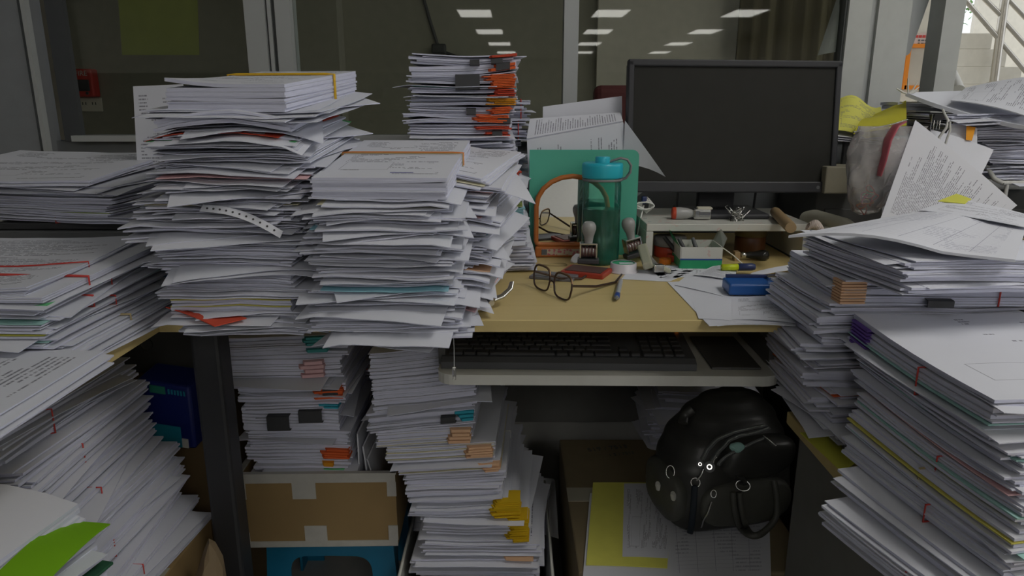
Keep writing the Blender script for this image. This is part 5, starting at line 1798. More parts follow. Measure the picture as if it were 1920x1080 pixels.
# ---- blue punch / folder and loose papers at the right of the bare wood
plain('blue_plastic', (0.015, 0.10, 0.36), .35)
A_, B_ = nz(1366, 560), nz(1500, 556)
bp_ = thing('paper_punch', 'blue box-shaped paper punch among loose sheets at right', 'paper punch', ((A_.x + B_.x) / 2, A_.y + .020, DZ + .007), RAD(-3))
MB().box((0, 0, .010), (B_.x - A_.x, .055, .020), r=.004, seg=3).build('cover', 'blue_plastic', bp_)
MB().box((.018, .012, .022), (.016, .018, .008), r=.001).build('clasp', 'chrome', bp_)
MB().box((.0, .024, .023), (B_.x - A_.x - .01, .006, .006), r=.001).build('spine', 'marker_navy', bp_)
lp = [((1330, 612), (1492, 612), (1492, 520), (1252, 530), 'broad white sheet hanging over the desk edge at right', .0006, 'paper'),
      ((1265, 535), (1400, 570), (1430, 520), (1290, 515), 'white sheet slanting towards the bare wood at right', .0020, 'paper'),
      ((1300, 516), (1375, 528), (1382, 506), (1340, 498), 'small note leaning before the white and green box', .006, 'print_text'),
      ((1395, 523), (1500, 505), (1500, 495), (1410, 512), 'pale sheet behind the blue punch', .012, 'paper'),
      ((1310, 598), (1420, 610), (1440, 530), (1290, 545), 'white sheet turned askew under the blue punch', .0012, 'paper'),
      ((1345, 612), (1480, 606), (1470, 540), (1330, 550), 'second white sheet askew, nearest the desk edge', .0014, 'paper'),
      ((1372, 600), (1492, 606), (1492, 556), (1372, 560), 'white sheet in front of the blue punch', .004, 'print_form')]
for a, b_, c, d_, lab, dz_, mt in lp:
    q = [WZ(*e, DZ + dz_) for e in (a, b_, c, d_)]
    o = flat_sheet('paper_sheet', *q, [mt, 'paper_edge'], t=.0008, bow=.0025)
    tag(o, lab, 'paper')

# ---- sheet draped against the foot of the front pile
def drape(u, v):
    return .012 * sin(pi * u) + .01 * v * v
o = flat_sheet('paper_sheet', W(846, 598, 1.03), W(889, 596, 1.03), W(942, 500, 1.19), W(868, 508, 1.19), ['print_form', 'paper_edge'], t=.0008, curl=lambda u, v: .006 * sin(3 * u))
tag(o, 'large printed form sloping down beside the front pile', 'paper')
def envelope():
    a, b_, c, d_ = W(310, 577, 1.02), W(402, 613, .965), W(462, 598, .985), W(395, 584, 1.08)
    o = flat_sheet('envelope', a, b_, c, d_, ['sheet_red', 'edge_red'], t=.0015, bow=.002)
    tag(o, 'orange-red envelope poking out near the bottom of the left pile', 'envelope')
envelope()
# punched strip dangling from the left pile
A_, B_ = W(377, 390, .995), W(528, 444, .99)
pe = (B_ - A_)
o = MB()
nrm = Vector((0.1, -1, .5)).normalized()
side = pe.cross(nrm).normalized() * .0055
N_ = 16
vs = []
for k in range(N_ + 1):
    f = k / N_
    c = pe * f + nrm * (.006 * sin(pi * f)) + Vector((0, 0, .010 * sin(pi * f * .9)))
    vs += [c - side, c + side]
o.add(vs, [(2 * k, 2 * k + 2, 2 * k + 3, 2 * k + 1) for k in range(N_)], smooth=True)
o.add([v_ - nrm * .0004 for v_ in vs], [(2 * k + 1, 2 * k + 3, 2 * k + 2, 2 * k) for k in range(N_)], smooth=True)
o = o.build('punched_strip', 'paper', loc=A_)
tag(o, 'white perforated paper strip dangling across the left pile', 'paper strip')
hl = MB()
for k in range(1, 12):
    f = k / 12
    c = pe * f + nrm * (.006 * sin(pi * f) + .0007) + Vector((0, 0, .010 * sin(pi * f * .9)))
    s1 = pe.normalized() * .0016; s2 = side.normalized() * .0016
    hl.add([c + s1 * cos(q * pi / 4) + s2 * sin(q * pi / 4) for q in range(8)], [tuple(range(8))])
hl.build('punch_hole', 'black_plastic', o)
# white form standing behind the left pile
o = flat_sheet('paper_sheet', W(262, 392, 1.335), W(352, 392, 1.335), W(344, 158, 1.345), W(250, 162, 1.345), ['print_form', 'paper_edge'], t=.0012)
tag(o, 'white form standing upright behind the top of the left pile', 'paper')

# ---- keyboard and mouse pad on the tray
KZ = TZ
plain('keyboard_case', (0.085, 0.088, 0.095), .45)
kb = thing('keyboard', 'black computer keyboard on the grey keyboard shelf', 'keyboard', (.098, 1.215, KZ + .001), RAD(-1.6))
KW, KD = .435, .150
MB().prism([(-KD / 2, 0), (-KD / 2, .012), (-KD / 2 + .012, .018), (KD / 2, .028), (KD / 2, 0)], KW, 'x').build('case', 'keyboard_case', kb, loc=(-KW / 2, 0, 0))
plain('key_black', (0.055, 0.056, 0.060), .4)
rows_k = [(-.052, [.022, .019, .019, .105, .019, .019, .019, .028]), (-.033, [.038] + [.0175] * 10 + [.044]), (-.014, [.030] + [.0175] * 11 + [.034]), (.005, [.026] + [.0175] * 12 + [.022]),
          (.024, [.0175] * 13 + [.032]), (.050, [.0175] + [.016] * 14)]
for yk, ks in rows_k:
    x = -KW / 2 + .012
    tot = sum(ks) + .0018 * len(ks)
    for w_ in ks:
        w2 = w_ * (.285 / tot) * 1.0
        zk = .018 + (yk + KD / 2 - .012) * .072
        k_ = MB()
        k_.box((0, 0, 0), (w2, .0165, .006), r=.0018, seg=1)
        k_.build('key', 'key_black', kb, loc=(x + w2 / 2, yk, zk + .003), rot=(RAD(4), 0, 0))
        x += w2 + .0018
for yk in (-.052, -.033, -.014, .005, .024):
    for c in range(4 if yk > -.05 else 3):
        k_ = MB(); k_.box((0, 0, 0), (.0165 if not (yk == -.052 and c == 0) else .034, .0165, .006), r=.0018, seg=1)
        zk = .018 + (yk + KD / 2 - .012) * .072
        k_.build('key', 'key_black', kb, loc=(.137 + .0185 * c + (.018 if yk == -.052 and c else 0) + (.009 if yk == -.052 and c == 0 else 0), yk, zk + .003), rot=(RAD(4), 0, 0))
for yk, n_ in ((-.052, 3), (-.033, 1)):
    for c in range(n_):
        k_ = MB(); k_.box((0, 0, 0), (.0165, .0165, .006), r=.0018, seg=1)
        zk = .018 + (yk + KD / 2 - .012) * .072
        k_.build('key', 'key_black', kb, loc=(.079 + .0185 * (c if n_ == 3 else 1), yk, zk + .003), rot=(RAD(4), 0, 0))
emit_mat('led_orange', (1.0, .25, .02), 1.2)
p_led = W(1263, 634, 1.285)
MB().box((0, 0, 0), (.006, .003, .0015)).build('indicator_light', 'led_orange', kb, loc=(p_led.x - .098, .062, .0285))
mp = thing('mouse_pad', 'black mouse pad at the right end of the keyboard shelf', 'mouse pad', (.385, 1.225, KZ + .001), RAD(-1))
MB().box((0, 0, .002), (.085, .17, .004), r=.0018).build('pad', 'black_board', mp)
# thin cord with a clip hanging at the left of the shelf
p0, p1 = W(850, 618, 1.06), W(850, 690, 1.06)
hc = thing('cord', 'thin grey cord with a metal clip hanging left of the keyboard shelf', 'cord', (p0.x, p0.y, p1.z))
MB().tube([(0, 0, 0), (0.0005, 0, (p0.z - p1.z) * .5), (0, 0, DZ - .021 - p1.z)], .0008, 6).build('cord', 'alu', hc)
MB().box((0, 0, -.006), (.006, .005, .016), r=.001).box((0, -.003, -.006), (.003, .003, .010), r=.0005).build('clip', 'chrome', hc)
MB().tube([(-.002, 0, -.014), (-.002, 0, -.02), (.002, 0, -.02), (.002, 0, -.014)], .0006, 6).build('hook', 'chrome', hc)

# ================================================================== KNEE SPACE: CARTON, FOLDER AND BAG
from mathutils.bvhtree import BVHTree
CZ = .262
car = thing('carton', 'big brown carton under the black bag, lettering on its top', 'carton', (.335, 1.38, 0))
MB().box((0, 0, 0), (.43, .53, CZ - .002), r=.004).build('body', plain('cardboard_dull', (0.22, 0.175, 0.10), .8), car, loc=(0, 0, (CZ - .002) / 2))
MB().box((0, 0, 0), (.43, .055, .0012)).build('tape', 'packing_tape', car, loc=(0, .0, CZ - .0012))
text_mesh('lettering', '519 / 7513', .024, 'black_board', car, (-.10, .215, CZ - .0014), (0, 0, RAD(12)), .0003)
text_mesh('lettering', '1 3 / 7513', .016, 'black_board', car, (-.07, .185, CZ - .0014), (0, 0, RAD(12)), .0003)

def floor_sheet(label, pts, zz, mat, cat='paper', name='paper_sheet', t=.0006, bow=.001):
    q = [WZ(*e, zz) for e in pts]
    return tag(flat_sheet(name, *q, [mat, 'paper_edge'], t=t, bow=bow), label, cat)
floor_sheet('large white sheet with a printed table lying under the bag', ((1252, 1092), (1446, 1086), (1440, 900), (1235, 905)), CZ + .0008, 'print_table')
floor_sheet('white sheet whose edge shows in front of the yellow folder', ((1092, 1092), (1262, 1100), (1250, 930), (1106, 925)), CZ + .0004, 'paper')
floor_sheet('yellow card folder lying left of the black bag', ((1099, 1060), (1251, 1066), (1262, 907), (1112, 905)), CZ + .0026, plain('card_lemon', (0.84, 0.82, 0.16), .6), 'folder', 'card_folder', .001)
floor_sheet('printed white sheet lying on the yellow card folder', ((1167, 1044), (1252, 1047), (1265, 908), (1170, 907)), CZ + .0048, 'print_form_b')

plain('leather', (0.045, 0.045, 0.042), .36, var=.25, scale=30, bump=.12, spec=.5)
plain('leather_soft', (0.085, 0.086, 0.074), .48, var=.2, scale=30, bump=.15)
plain('zip_tape', (0.16, 0.165, 0.17), .6)
plain('zip_teeth', (0.40, 0.42, 0.40), .3, .8)
BB = Vector((.425, 1.315, CZ + .007))
bag = thing('handbag', 'black leather bag with curved zips, standing on the carton papers', 'bag', BB, RAD(13))
BR = Matrix.Rotation(RAD(13), 4, 'Z')
BMX = Matrix.Translation(BB) @ BR
BINV = BMX.inverted()
def loft(rows, n=48, jit=.0, seed=1):
    """rows of (z, half x, half y, offset x, offset y, squareness)"""
    r_ = random.Random(seed)
    ph = [r_.uniform(0, 6.28) for _ in range(6)]
    vs, fs = [], []
    for j, (z, a, b_, ox, oy, e) in enumerate(rows):
        for k in range(n):
            t = 2 * pi * k / n
            c, s = cos(t), sin(t)
            x = a * (abs(c) ** (2 / e)) * (1 if c > 0 else -1)
            y = b_ * (abs(s) ** (2 / e)) * (1 if s > 0 else -1)
            w = 1 + jit * (sin(3 * t + ph[0] + z * 30) + .7 * sin(5 * t + ph[1] - z * 55) + .5 * sin(9 * t + ph[2] + z * 80))
            vs.append((x * w + ox, y * w + oy, z))
    m_ = len(rows)
    for j in range(m_ - 1):
        for k in range(n):
            k2 = (k + 1) % n
            fs.append((j * n + k, j * n + k2, (j + 1) * n + k2, (j + 1) * n + k))
    fs.append(tuple(range(n))[::-1]); fs.append(tuple((m_ - 1) * n + k for k in range(n)))
    return vs, fs
def smooth_rows(rows, q=4):
    out = []
    for i in range(len(rows) - 1):
        for k in range(q):
            f = k / q; f = f * f * (3 - 2 * f)
            out.append(tuple(x + (y - x) * f if j else x + (y - x) * k / q for j, (x, y) in enumerate(zip(rows[i], rows[i + 1]))))
    return out + [rows[-1]]
rows_b = smooth_rows([(0, .112, .072, 0, 0, 4.5), (.012, .124, .084, 0, 0, 4.2), (.06, .130, .090, 0, 0, 3.8), (.12, .128, .088, .004, .004, 3.4), (.165, .118, .078, .012, .012, 3.0),
                      (.205, .096, .060, .022, .024, 2.6), (.232, .066, .042, .030, .032, 2.3), (.246, .03, .018, .034, .036, 2.0), (.249, .004, .004, .034, .036, 2.0)])
vb, fb_ = loft(rows_b, jit=.008, seed=3)
mbb = MB().add(vb, fb_, smooth=True)
mbb.build('body', 'leather', bag)
# bulging pouches on the front and the left end
def pouch(name, cx, cz, cy, hx, hz, hy, mat, e=2.6, tilt=0):
    rows = []
    for k in range(13):
        f = -1 + 2 * k / 12
        q = max(.02, (1 - abs(f) ** e)) ** (1 / e)
        rows.append((cz + hz * f, hx * q, hy * q, cx + tilt * f, cy, 3.0))
    v, f_ = loft(rows, 36, .010, seed=len(name))
    MB().add(v, f_, smooth=True).build(name, mat, bag)
    mbb.add(v, f_)
pouch('front_pouch', .034, .150, -.070, .078, .042, .030, 'leather', tilt=.01)
pouch('front_pocket', .012, .062, -.082, .098, .050, .020, 'leather_soft')
pouch('end_pocket', -.118, .064, -.002, .024, .056, .074, 'leather_soft')
for sx in (-1, 1):
    pass
wv_ = [BMX @ Vector(v) for v in mbb.v]
tree = BVHTree.FromPolygons([tuple(v) for v in wv_], mbb.f)
def on(px, py, off=.002, Y=1.24):
    r_ = ray(px, py).normalized()
    h = tree.ray_cast(EYE, r_)
    p = h[0] + h[1] * (off if h[1].dot(r_) < 0 else -off) if h[0] is not None else W(px, py, Y)
    return BINV @ p
def path_on(pts, off=.002, n=6):
    out = []
    for i in range(len(pts) - 1):
        for k in range(n):
            f = k / n
            out.append((pts[i][0] + (pts[i + 1][0] - pts[i][0]) * f, pts[i][1] + (pts[i + 1][1] - pts[i][1]) * f))
    out.append(pts[-1])
    q = [on(*p, off) for p in out]
    return [q[0]] + [(q[i - 1] + q[i] * 2 + q[i + 1]) / 4 for i in range(1, len(q) - 1)] + [q[-1]]
def zipper(pts, w=.0055):
    p = path_on(pts, .0035, 6)
    z_ = MB().tube(p, w, 8, flat=.4).build('zip', 'zip_tape', bag)
    tt = MB()
    L_ = [0]
    for i in range(1, len(p)):
        L_.append(L_[-1] + (p[i] - p[i - 1]).length)
    n = int(L_[-1] / .0032)
    toward = (BINV @ EYE)
    for k in range(n):
        d = L_[-1] * k / n
        i = max(j for j in range(len(p) - 1) if L_[j] <= d)
        f = (d - L_[i]) / max(1e-6, L_[i + 1] - L_[i])
        c = p[i].lerp(p[i + 1], f)
        v = (toward - c).normalized() * (w * .45)
        tt.ball(tuple(c + v), .0020, 6)
    tt.build('zip_teeth', 'zip_teeth', z_)
zipper([(1316, 862), (1326, 842), (1345, 824), (1375, 811), (1410, 803), (1432, 797)])
zipper([(1332, 868), (1345, 846), (1362, 831), (1390, 818), (1420, 810), (1440, 803)])
zipper([(1348, 872), (1364, 856), (1388, 842), (1412, 832), (1432, 824)])
# zip pulls and rings
def disc(px, py, R_, mat='zip_tape'):
    c = on(px, py, .006)
    n_ = (BINV @ EYE - c).normalized()
    e1 = n_.cross(Vector((0, 0, 1))).normalized(); e2 = n_.cross(e1)
    vs = []
    for h in (0, .003):
        vs += [c + e1 * R_ * cos(k * pi / 10) + e2 * R_ * sin(k * pi / 10) + n_ * h for k in range(20)]
    o = MB().add(vs, [tuple(range(20))[::-1], tuple(range(20, 40))] + [(k, (k + 1) % 20, 20 + (k + 1) % 20, 20 + k) for k in range(20)]).build('zip_pull', mat, bag)
    vs = []
    for rr_ in (.3, .5):
        vs += [c + e1 * R_ * rr_ * cos(k * pi / 10) + e2 * R_ * rr_ * sin(k * pi / 10) + n_ * .0035 for k in range(20)]
    MB().add(vs, [(k, (k + 1) % 20, 20 + (k + 1) % 20, 20 + k) for k in range(20)]).build('rivet', 'chrome', o)
disc(1329, 876, .0105); disc(1312, 871, .007)
def ring_on(px, py, R_, mat='chrome', r=.0011, sy=1.0, nm='ring', dx=0):
    c = on(px, py, .005)
    n_ = (BINV @ EYE - c).normalized()
    e1 = n_.cross(Vector((0, 0, 1))).normalized(); e2 = n_.cross(e1)
    MB().tube([c + e1 * R_ * cos(k * pi / 10) + e2 * R_ * sy * sin(k * pi / 10) for k in range(20)], r, 8, closed=True).build(nm, mat, bag)
ring_on(1304, 903, .0085); ring_on(1258, 888, .008, sy=1.5); ring_on(1338, 926, .005, sy=1.4)
MB().tube(path_on([(1319, 880), (1313, 892), (1306, 899)], .005, 3), .0022, 8).build('clip_link', 'chrome', bag)
MB().tube(path_on([(1334, 873), (1337, 862), (1341, 855)], .006, 3), .0028, 8, flat=.5).build('zip_slider', 'chrome', bag)
MB().tube(path_on([(1429, 820), (1440, 828), (1452, 836)], .006, 3), .0024, 8, flat=.5).build('zip_slider', 'chrome', bag)
MB().tube(path_on([(1334, 938), (1326, 960), (1313, 985)], .006, 4), .002, 8).build('chain', 'chrome', bag)
ring_on(1308, 1000, .0075, r=.0014, sy=.9, nm='charm')
plain('strap_navy', (0.012, 0.020, 0.032), .6)
stp = path_on([(1303, 908), (1300, 940), (1296, 975), (1293, 1000)], .008, 4)
MB().tube(stp, .0060, 10, flat=.3).build('wrist_strap', 'strap_navy', bag)
# two-strand carrying handle hanging down the front, with its D ring
ring_on(1391, 912, .013, r=.0015, sy=.75, nm='handle_ring')
for dx in (0, 12):
    hp_ = [on(1372 + dx, 922, .006), on(1372 + dx, 945, .008), on(1377 + dx, 970, .012), on(1388 + dx, 992, .018), on(1405 + dx * .6, 1006, .022, 1.17), on(1424, 1006 - dx * .3, .024, 1.18), on(1441, 990, .022, 1.20), on(1449, 960, .016, 1.22), on(1451, 925, .010, 1.24), on(1449, 903, .004, 1.26)]
    sm = [hp_[0]]
    for i in range(len(hp_) - 1):
        for f in (.33, .66, 1):
            sm.append(hp_[i].lerp(hp_[i + 1], f))
    for _ in range(3):
        sm = [sm[0]] + [(sm[i - 1] + sm[i] * 2 + sm[i + 1]) / 4 for i in range(1, len(sm) - 1)] + [sm[-1]]
    MB().tube(sm, .0058, 10).build('handle', 'leather_soft', bag)
MB().tube(path_on([(1385, 888), (1392, 898), (1392, 910)], .003, 3), .011, 10, flat=.4).build('handle_tab', 'leather', bag)
MB().tube(path_on([(1286, 800), (1290, 782), (1302, 776)], .012, 3), .010, 10, flat=.6).build('rear_handle', 'leather', bag)
# white tubes in the end pocket
for (px, py, lb) in ((1237, 909, 'left one of two small white tubes in the bag pocket'), (1264, 927, 'right one of two small white tubes in the bag pocket')):
    p = BMX @ on(px, py, .004)
    d = Vector((-.25, -.35, .9)).normalized()
    o = MB().tube([(0, 0, 0), d * .012, d * .018], [.0055, .0055, .004], 14).build('lip_tube', 'white_plastic', loc=p - d * .012)
    tag(o, lb, 'tube')
p = BMX @ on(1383, 845, .002)
crumple('tissue', p + Vector((0, 0, .004)), (.016, .008, .010), 'sheet_mint' , 'pale green tissue showing in the open zip of the bag', 'tissue', 2, 12)

# dim papers behind the bag
for k, (yt, yb, xl, xr) in enumerate(((738, 770, 1240, 1420), (770, 800, 1222, 1420), (800, 835, 1216, 1420), (835, 900, 1232, 1420))):
    b = px_bundle(yt, yb, xl, xr, 1.60, l=.20, wave=.002, roll=.03, yaw=RAD(-4), seed=sd())
    if k == 3:
        b.T += b.loc.z - CZ; b.loc.z = CZ
    paper_bundle(b, 8, 'shadowed sheaf behind the black bag, %s of that stack' % ORD[k], mess=.7, poke=.35)

# ================================================================== RIGHT REAR CORNER
rc = thing('rear_cabinet', 'black cabinet behind the right end of the desk', 'cabinet', (1.03, 1.80, 0))
MB().box((0, 0, 0), (.62, .24, .885), r=.003).build('body', 'black_board', rc, loc=(0, 0, .4425))
MB().box((0, 0, 0), (.28, .006, .82), r=.002).build('door', 'black_board', rc, loc=(-.15, -.123, .43))
MB().box((0, 0, 0), (.28, .006, .82), r=.002).build('door', 'black_board', rc, loc=(.15, -.123, .43))
fc = thing('side_cupboard', 'dark cupboard carrying the wire rack at the right edge', 'cupboard', (1.20, 1.395, 0))
MB().box((0, 0, 0), (.42, .50, .74), r=.003).build('body', 'black_board', fc, loc=(0, 0, .37))
MB().box((0, 0, 0), (.40, .006, .70), r=.002).build('door', 'dark_grey', fc, loc=(0, -.253, .37))
tb_ = thing('storage_box', 'teal blue box under the wire rack at the right edge', 'box', (1.20, 1.38, .741))
MB().box((0, 0, 0), (.34, .26, .075), r=.004).build('body', plain('teal_box', (0.03, 0.17, 0.22), .5), tb_, loc=(0, 0, .0375))
MB().box((0, 0, 0), (.345, .265, .018), r=.003).build('lid', 'marker_navy', tb_, loc=(0, 0, .084))
# wire rack
plain('wire_white', (0.58, 0.58, 0.55), .4)
rk0 = W(1862, 343, 1.50)
rk = thing('wire_rack', 'white wire rack full of papers at the right edge', 'wire rack', (rk0.x, 1.50, .836))
zz_ = rk0.z - .836
fr = MB()
fr.tube([(.02, 0, zz_), (.34, 0, zz_)], .005, 10)
fr.tube([(.34, 0, zz_), (.34, .30, zz_)], .005, 10)
fr.tube([(.02, 0, zz_), (.004, .004, zz_ + .008), (-.004, .02, zz_ + .03), (-.02, .30, zz_ + .06)], .005, 10)
fr.tube([(-.02, .30, zz_ + .06), (.34, .30, zz_)], .005, 10)
fr.build('frame', 'wire_white', rk)
wr = MB()
for k in range(9):
    x = .03 + .035 * k
    wr.tube([(x, 0, zz_ + .004), (x, .30, zz_ + .002)], .002, 6)
wr.build('wires', 'wire_white', rk)
for x, y_ in ((.03, 0), (.33, 0), (.03, .30), (.33, .30)):
    MB().tube([(x, y_, zz_), (x, y_, .0)], .004, 8).build('leg', 'wire_white', rk)
rows_k = [(322, 343, 1862, 2060), (303, 322, 1852, 2060), (284, 303, 1848, 2055), (266, 284, 1842, 2050), (248, 266, 1824, 2050), (230, 248, 1800, 2040), (213, 230, 1786, 2040)]
for k, (yt, yb, xl, xr) in enumerate(rows_k):
    b = px_bundle(yt, yb, xl, xr, 1.515, l=.27, wave=.0012, seed=sd(), yaw=RAD(rnd.uniform(-4, 4)))
    if k == 0:
        b.loc.z += .006; b.T -= .006
    paper_bundle(b, 6, 'white wad in the wire rack, %s' % ('bottom one' if k == 0 else ORD[k] + ' from the bottom'), mess=.5, poke=.2, wv=.001)
# thin curled wad on top, tied with white string
A_, B_, C_, D_ = W(1697, 180, 1.66), W(1935, 246, 1.43), W(1985, 190, 1.62), W(1800, 176, 1.86)
o = flat_sheet('paper_bundle', A_, B_, C_, D_, ['paper', 'paper_edge'], t=.008, bow=-.008)
tag(o, 'thin wad with a frayed string tie, across the wire rack papers', 'paper bundle')
sg = MB()
for k, (dx, dz) in enumerate(((-.030, .012), (-.008, .034), (.014, .026), (.020, .016), (.018, .008))):
    sg.tube([(0, 0, 0), (dx * .5, -.004, dz * .35), (dx, -.006, dz)], [.0018, .0022, .0012], 6)
part(sg.build('string_tie', 'white_cord', o, loc=A_ - o.location + Vector((.006, 0, .004))), 'frayed white string')
o = flat_sheet('paper_sheet', W(1780, 204, 1.58), W(1935, 240, 1.43), W(1985, 155, 1.66), W(1808, 179, 1.78), ['print_form_b', 'paper_edge'], t=.002, bow=.006)
o.location.z += .016
tag(o, 'large curved sheet topping the wire rack papers', 'paper')
# second wad, left of the rack, on the letter tray
lt_ = thing('letter_tray', 'black letter tray right of the monitor, under the yellow sheets', 'letter tray', (.90, 1.76, .886))
tzz = W(1575, 256, 1.64).z - .886 - .006
MB().box((0, 0, tzz), (.28, .22, .004), r=.001).build('shelf', 'black_plastic', lt_)
for sx in (-1, 1):
    for sy in (-1, 1):
        MB().box((sx * .135, sy * .10, tzz / 2), (.01, .012, tzz)).build('post', 'black_plastic', lt_)
b = px_bundle(196, 232, 1697, 1905, 1.66, l=.20, wave=.001, roll=-.05, yaw=RAD(-16), seed=sd())
b.T += b.loc.z - (.886 + tzz + .004); b.loc.z = .886 + tzz + .004
paper_bundle(b, 9, 'thick wad with a red edge, right of the yellow sheets', mess=.3, poke=.1, tints={7: 'red'})
def yl(u, v):
    return .010 * sin(4 * u + 1) + .012 * v * sin(5 * u)
o = flat_sheet('paper_sheet', W(1561, 251, 1.64), W(1668, 262, 1.63), W(1657, 186, 1.80), W(1563, 197, 1.80), ['print_form', 'paper_edge'], t=.001, curl=yl)
o.data.materials[0] = paper_mat('print_lemon', (0.68, 0.66, 0.14), 'form', 30, seed=4.4)
tag(o, 'yellow printed sheet lying right of the monitor', 'paper')
o = flat_sheet('paper_sheet', W(1600, 252, 1.60), W(1700, 236, 1.58), W(1699, 189, 1.70), W(1640, 206, 1.70), ['sheet_yellow', 'edge_yellow'], t=.001, curl=lambda u, v: .012 * sin(5 * v) * (1 - u))
o.data.materials[0] = plain('dark_lemon', (0.50, 0.46, 0.03), .7)
tag(o, 'darker yellow folded sheet beside the yellow printed sheet', 'paper')
for k in range(3):
    o = flat_sheet('paper_sheet', W(1561, 256 + k, 1.635), W(1660, 265 + k, 1.625), W(1668, 240, 1.80), W(1567, 232, 1.80), 'paper', t=.0012)
    o.location.z = .886 + tzz + .004 + .004 * (2 - k) + .002
    tag(o, 'white sheet under the yellow printed sheet, %s of three' % ORD[k], 'paper')
gx = W(1570, 322, 1.58)
bxs = thing('carton', 'small beige carton between the monitor and the plastic bag', 'carton', (gx.x + .03, 1.64, .886))
MB().box((0, 0, .03), (.10, .10, .06), r=.003).build('body', plain('dull_beige', (0.26, 0.24, 0.18), .8), bxs)
MB().box((0, 0, .0605), (.10, .02, .001)).build('tape', 'packing_tape', bxs)
# hanging papers on a wire hook
def hang(lab, pts, mat, t=.0005, bow=.0, curl=None, cat='paper', name='paper_sheet', edge='paper_edge'):
    q = [W(x, y, Y) for x, y, Y in pts]
    return tag(flat_sheet(name, *q, [mat, edge], t=t, bow=bow, curl=curl, nx=12, ny=12), lab, cat)
hang('plain white sheet hanging left of the tilted printed sheet', ((1652, 418, 1.44), (1760, 425, 1.44), (1742, 256, 1.50), (1664, 261, 1.50)), 'paper', bow=.006)
hang('pale blue slip at the top of the left hanging sheet', ((1664, 300, 1.485), (1720, 300, 1.485), (1712, 254, 1.505), (1667, 257, 1.505)), 'sheet_sky', edge='edge_sky')
hang('white form hanging from the hook, behind the tilted printed sheet', ((1736, 330, 1.45), (1838, 332, 1.44), (1863, 281, 1.47), (1745, 243, 1.50)), 'paper', bow=.004)
hang('white torn sheet hanging at the hook, its corner creased', ((1742, 300, 1.46), (1832, 306, 1.46), (1832, 240, 1.50), (1790, 226, 1.51)), 'paper', bow=-.004)
hang('amber slip hanging at the right of the wire hook', ((1811, 262, 1.475), (1822, 264, 1.475), (1829, 239, 1.49), (1812, 236, 1.49)), 'sheet_amber', edge='edge_amber', name='note', cat='note')
hang('tilted sheet of dense print hanging above the right tower', ((1650, 412, 1.36), (1800, 470, 1.34), (1907, 385, 1.36), (1716, 225, 1.42)), 'print_dense' if 'print_dense' in MATS else paper_mat('print_dense', PAPER, 'text', 64, seed=7.7, turn=True), bow=.004)
hk = [W(1768, 206, 1.50), W(1771, 214, 1.46), W(1778, 226, 1.445), W(1774, 240, 1.44), W(1762, 256, 1.44), W(1757, 272, 1.44)]
hk2 = [W(1781, 228, 1.44), W(1781, 245, 1.44), W(1775, 262, 1.44), W(1771, 276, 1.44)]
o = MB().tube([q - hk[0] for q in hk], .0026, 8).tube([q - hk[0] for q in hk2], .0022, 8).build('wire_hook', 'wire_white', loc=hk[0])
tag(o, 'cream wire hook holding the hanging papers', 'hook')
bc = W(1748, 214, 1.49)
hb = thing('binder_clip', 'binder clip with wire arms hanging left of the cream hook', 'binder clip', bc)
MB().prism([(-.012, 0), (.012, 0), (.002, -.016), (-.002, -.016)], .02, 'x').build('body', 'black_plastic', hb)
for sx in (0, .012):
    MB().tube([(sx, -.002, 0), (sx - .003, -.006, -.03), (sx + .003, -.006, -.03), (sx + .004, -.002, 0)], .0009, 6).build('wire_arm', 'chrome', hb)

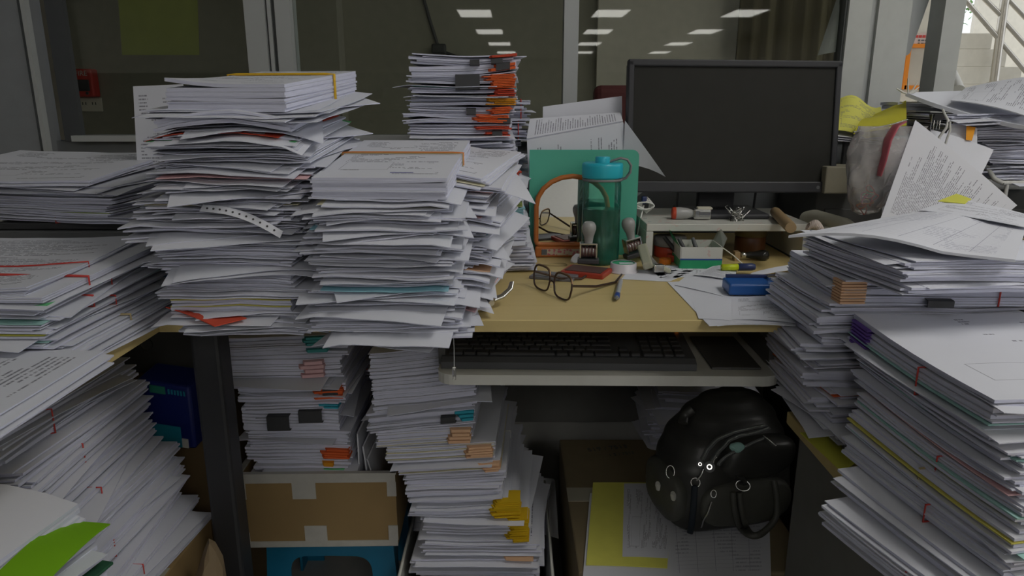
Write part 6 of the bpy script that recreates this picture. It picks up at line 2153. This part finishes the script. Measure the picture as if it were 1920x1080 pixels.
# clear plastic bag of rubber bands
see_through('clear_film', (0.80, 0.78, 0.77), gloss=1.6, rough=.12, crinkle=.7, diffuse=.30, dcol=(.60, .58, .57))
plain('film_pink', (0.46, 0.10, 0.13), .35, var=.4, scale=60)
pc0, pc1 = W(1640, 402, 1.43), W(1640, 236, 1.45)
Hb = pc1.z - pc0.z
rows = []
prof_ = [(0, .010, .006, -.022), (.04, .026, .018, -.020), (.18, .040, .026, -.018), (.40, .052, .028, -.012), (.65, .058, .026, -.006), (.85, .062, .020, .004), (1.0, .066, .010, .012)]
rows = smooth_rows([(f * Hb, a, b_, ox, 0, 2.2) for f, a, b_, ox in prof_], 5)
v, f_ = loft(rows, 90, .07, seed=8)
f_ = f_[:-1]
pbg = thing('plastic_bag', 'clear crinkled plastic bag of rubber bands hanging right of the monitor', 'plastic bag', pc0)
MB().add(v, f_, smooth=True).build('film', 'clear_film', pbg)
strip = []
for (px, py) in ((1698, 228), (1680, 236), (1664, 262), (1655, 300), (1648, 330)):
    strip.append(W(px, py, 1.402) - pc0)
MB().tube(strip, [.006, .014, .017, .016, .010], 10, flat=.22).build('pink_print', 'film_pink', pbg)
MB().tube([W(x, y, 1.43) - pc0 for x, y in ((1702, 224), (1690, 228), (1670, 234), (1640, 240), (1600, 248))], .003, 8, flat=.5).build('top_seam', 'clear_film', pbg)
for k in range(9):
    col = ('red_rubber', 'red_rubber', 'orange_rubber', 'tan_rubber', 'red_rubber', 'pink_band', 'red_rubber', 'green_band', 'red_rubber')[k]
    if col not in MATS:
        plain(col, {'pink_band': (.55, .10, .25), 'green_band': (.10, .40, .20)}[col], .6)
    r_ = random.Random(40 + k)
    a_, b_ = r_.uniform(.010, .018), r_.uniform(.006, .012)
    pts = [(a_ * cos(2 * pi * q / 20), b_ * sin(2 * pi * q / 20), .003 * sin(4 * pi * q / 20)) for q in range(20)]
    o = MB().tube(pts, .0011, 6, closed=True).build('rubber_band', col, loc=pc0 + Vector((-.018 + r_.uniform(-.012, .012), r_.uniform(-.008, .006), .012 + .0045 * k)), rot=(r_.uniform(-1, 1), r_.uniform(-1, 1), r_.uniform(0, 3)))
    tag(o, 'coloured rubber band at the bottom of the clear plastic bag', 'rubber band', 'rubber bands in the plastic bag')
hang('small yellowish tag hanging behind the lower right monitor corner', ((1539, 376, 1.72), (1553, 378, 1.72), (1556, 356, 1.72), (1545, 354, 1.72)), 'sheet_cream', edge='edge_cream', name='tag', cat='tag')
p = W(1590, 428, 1.30)
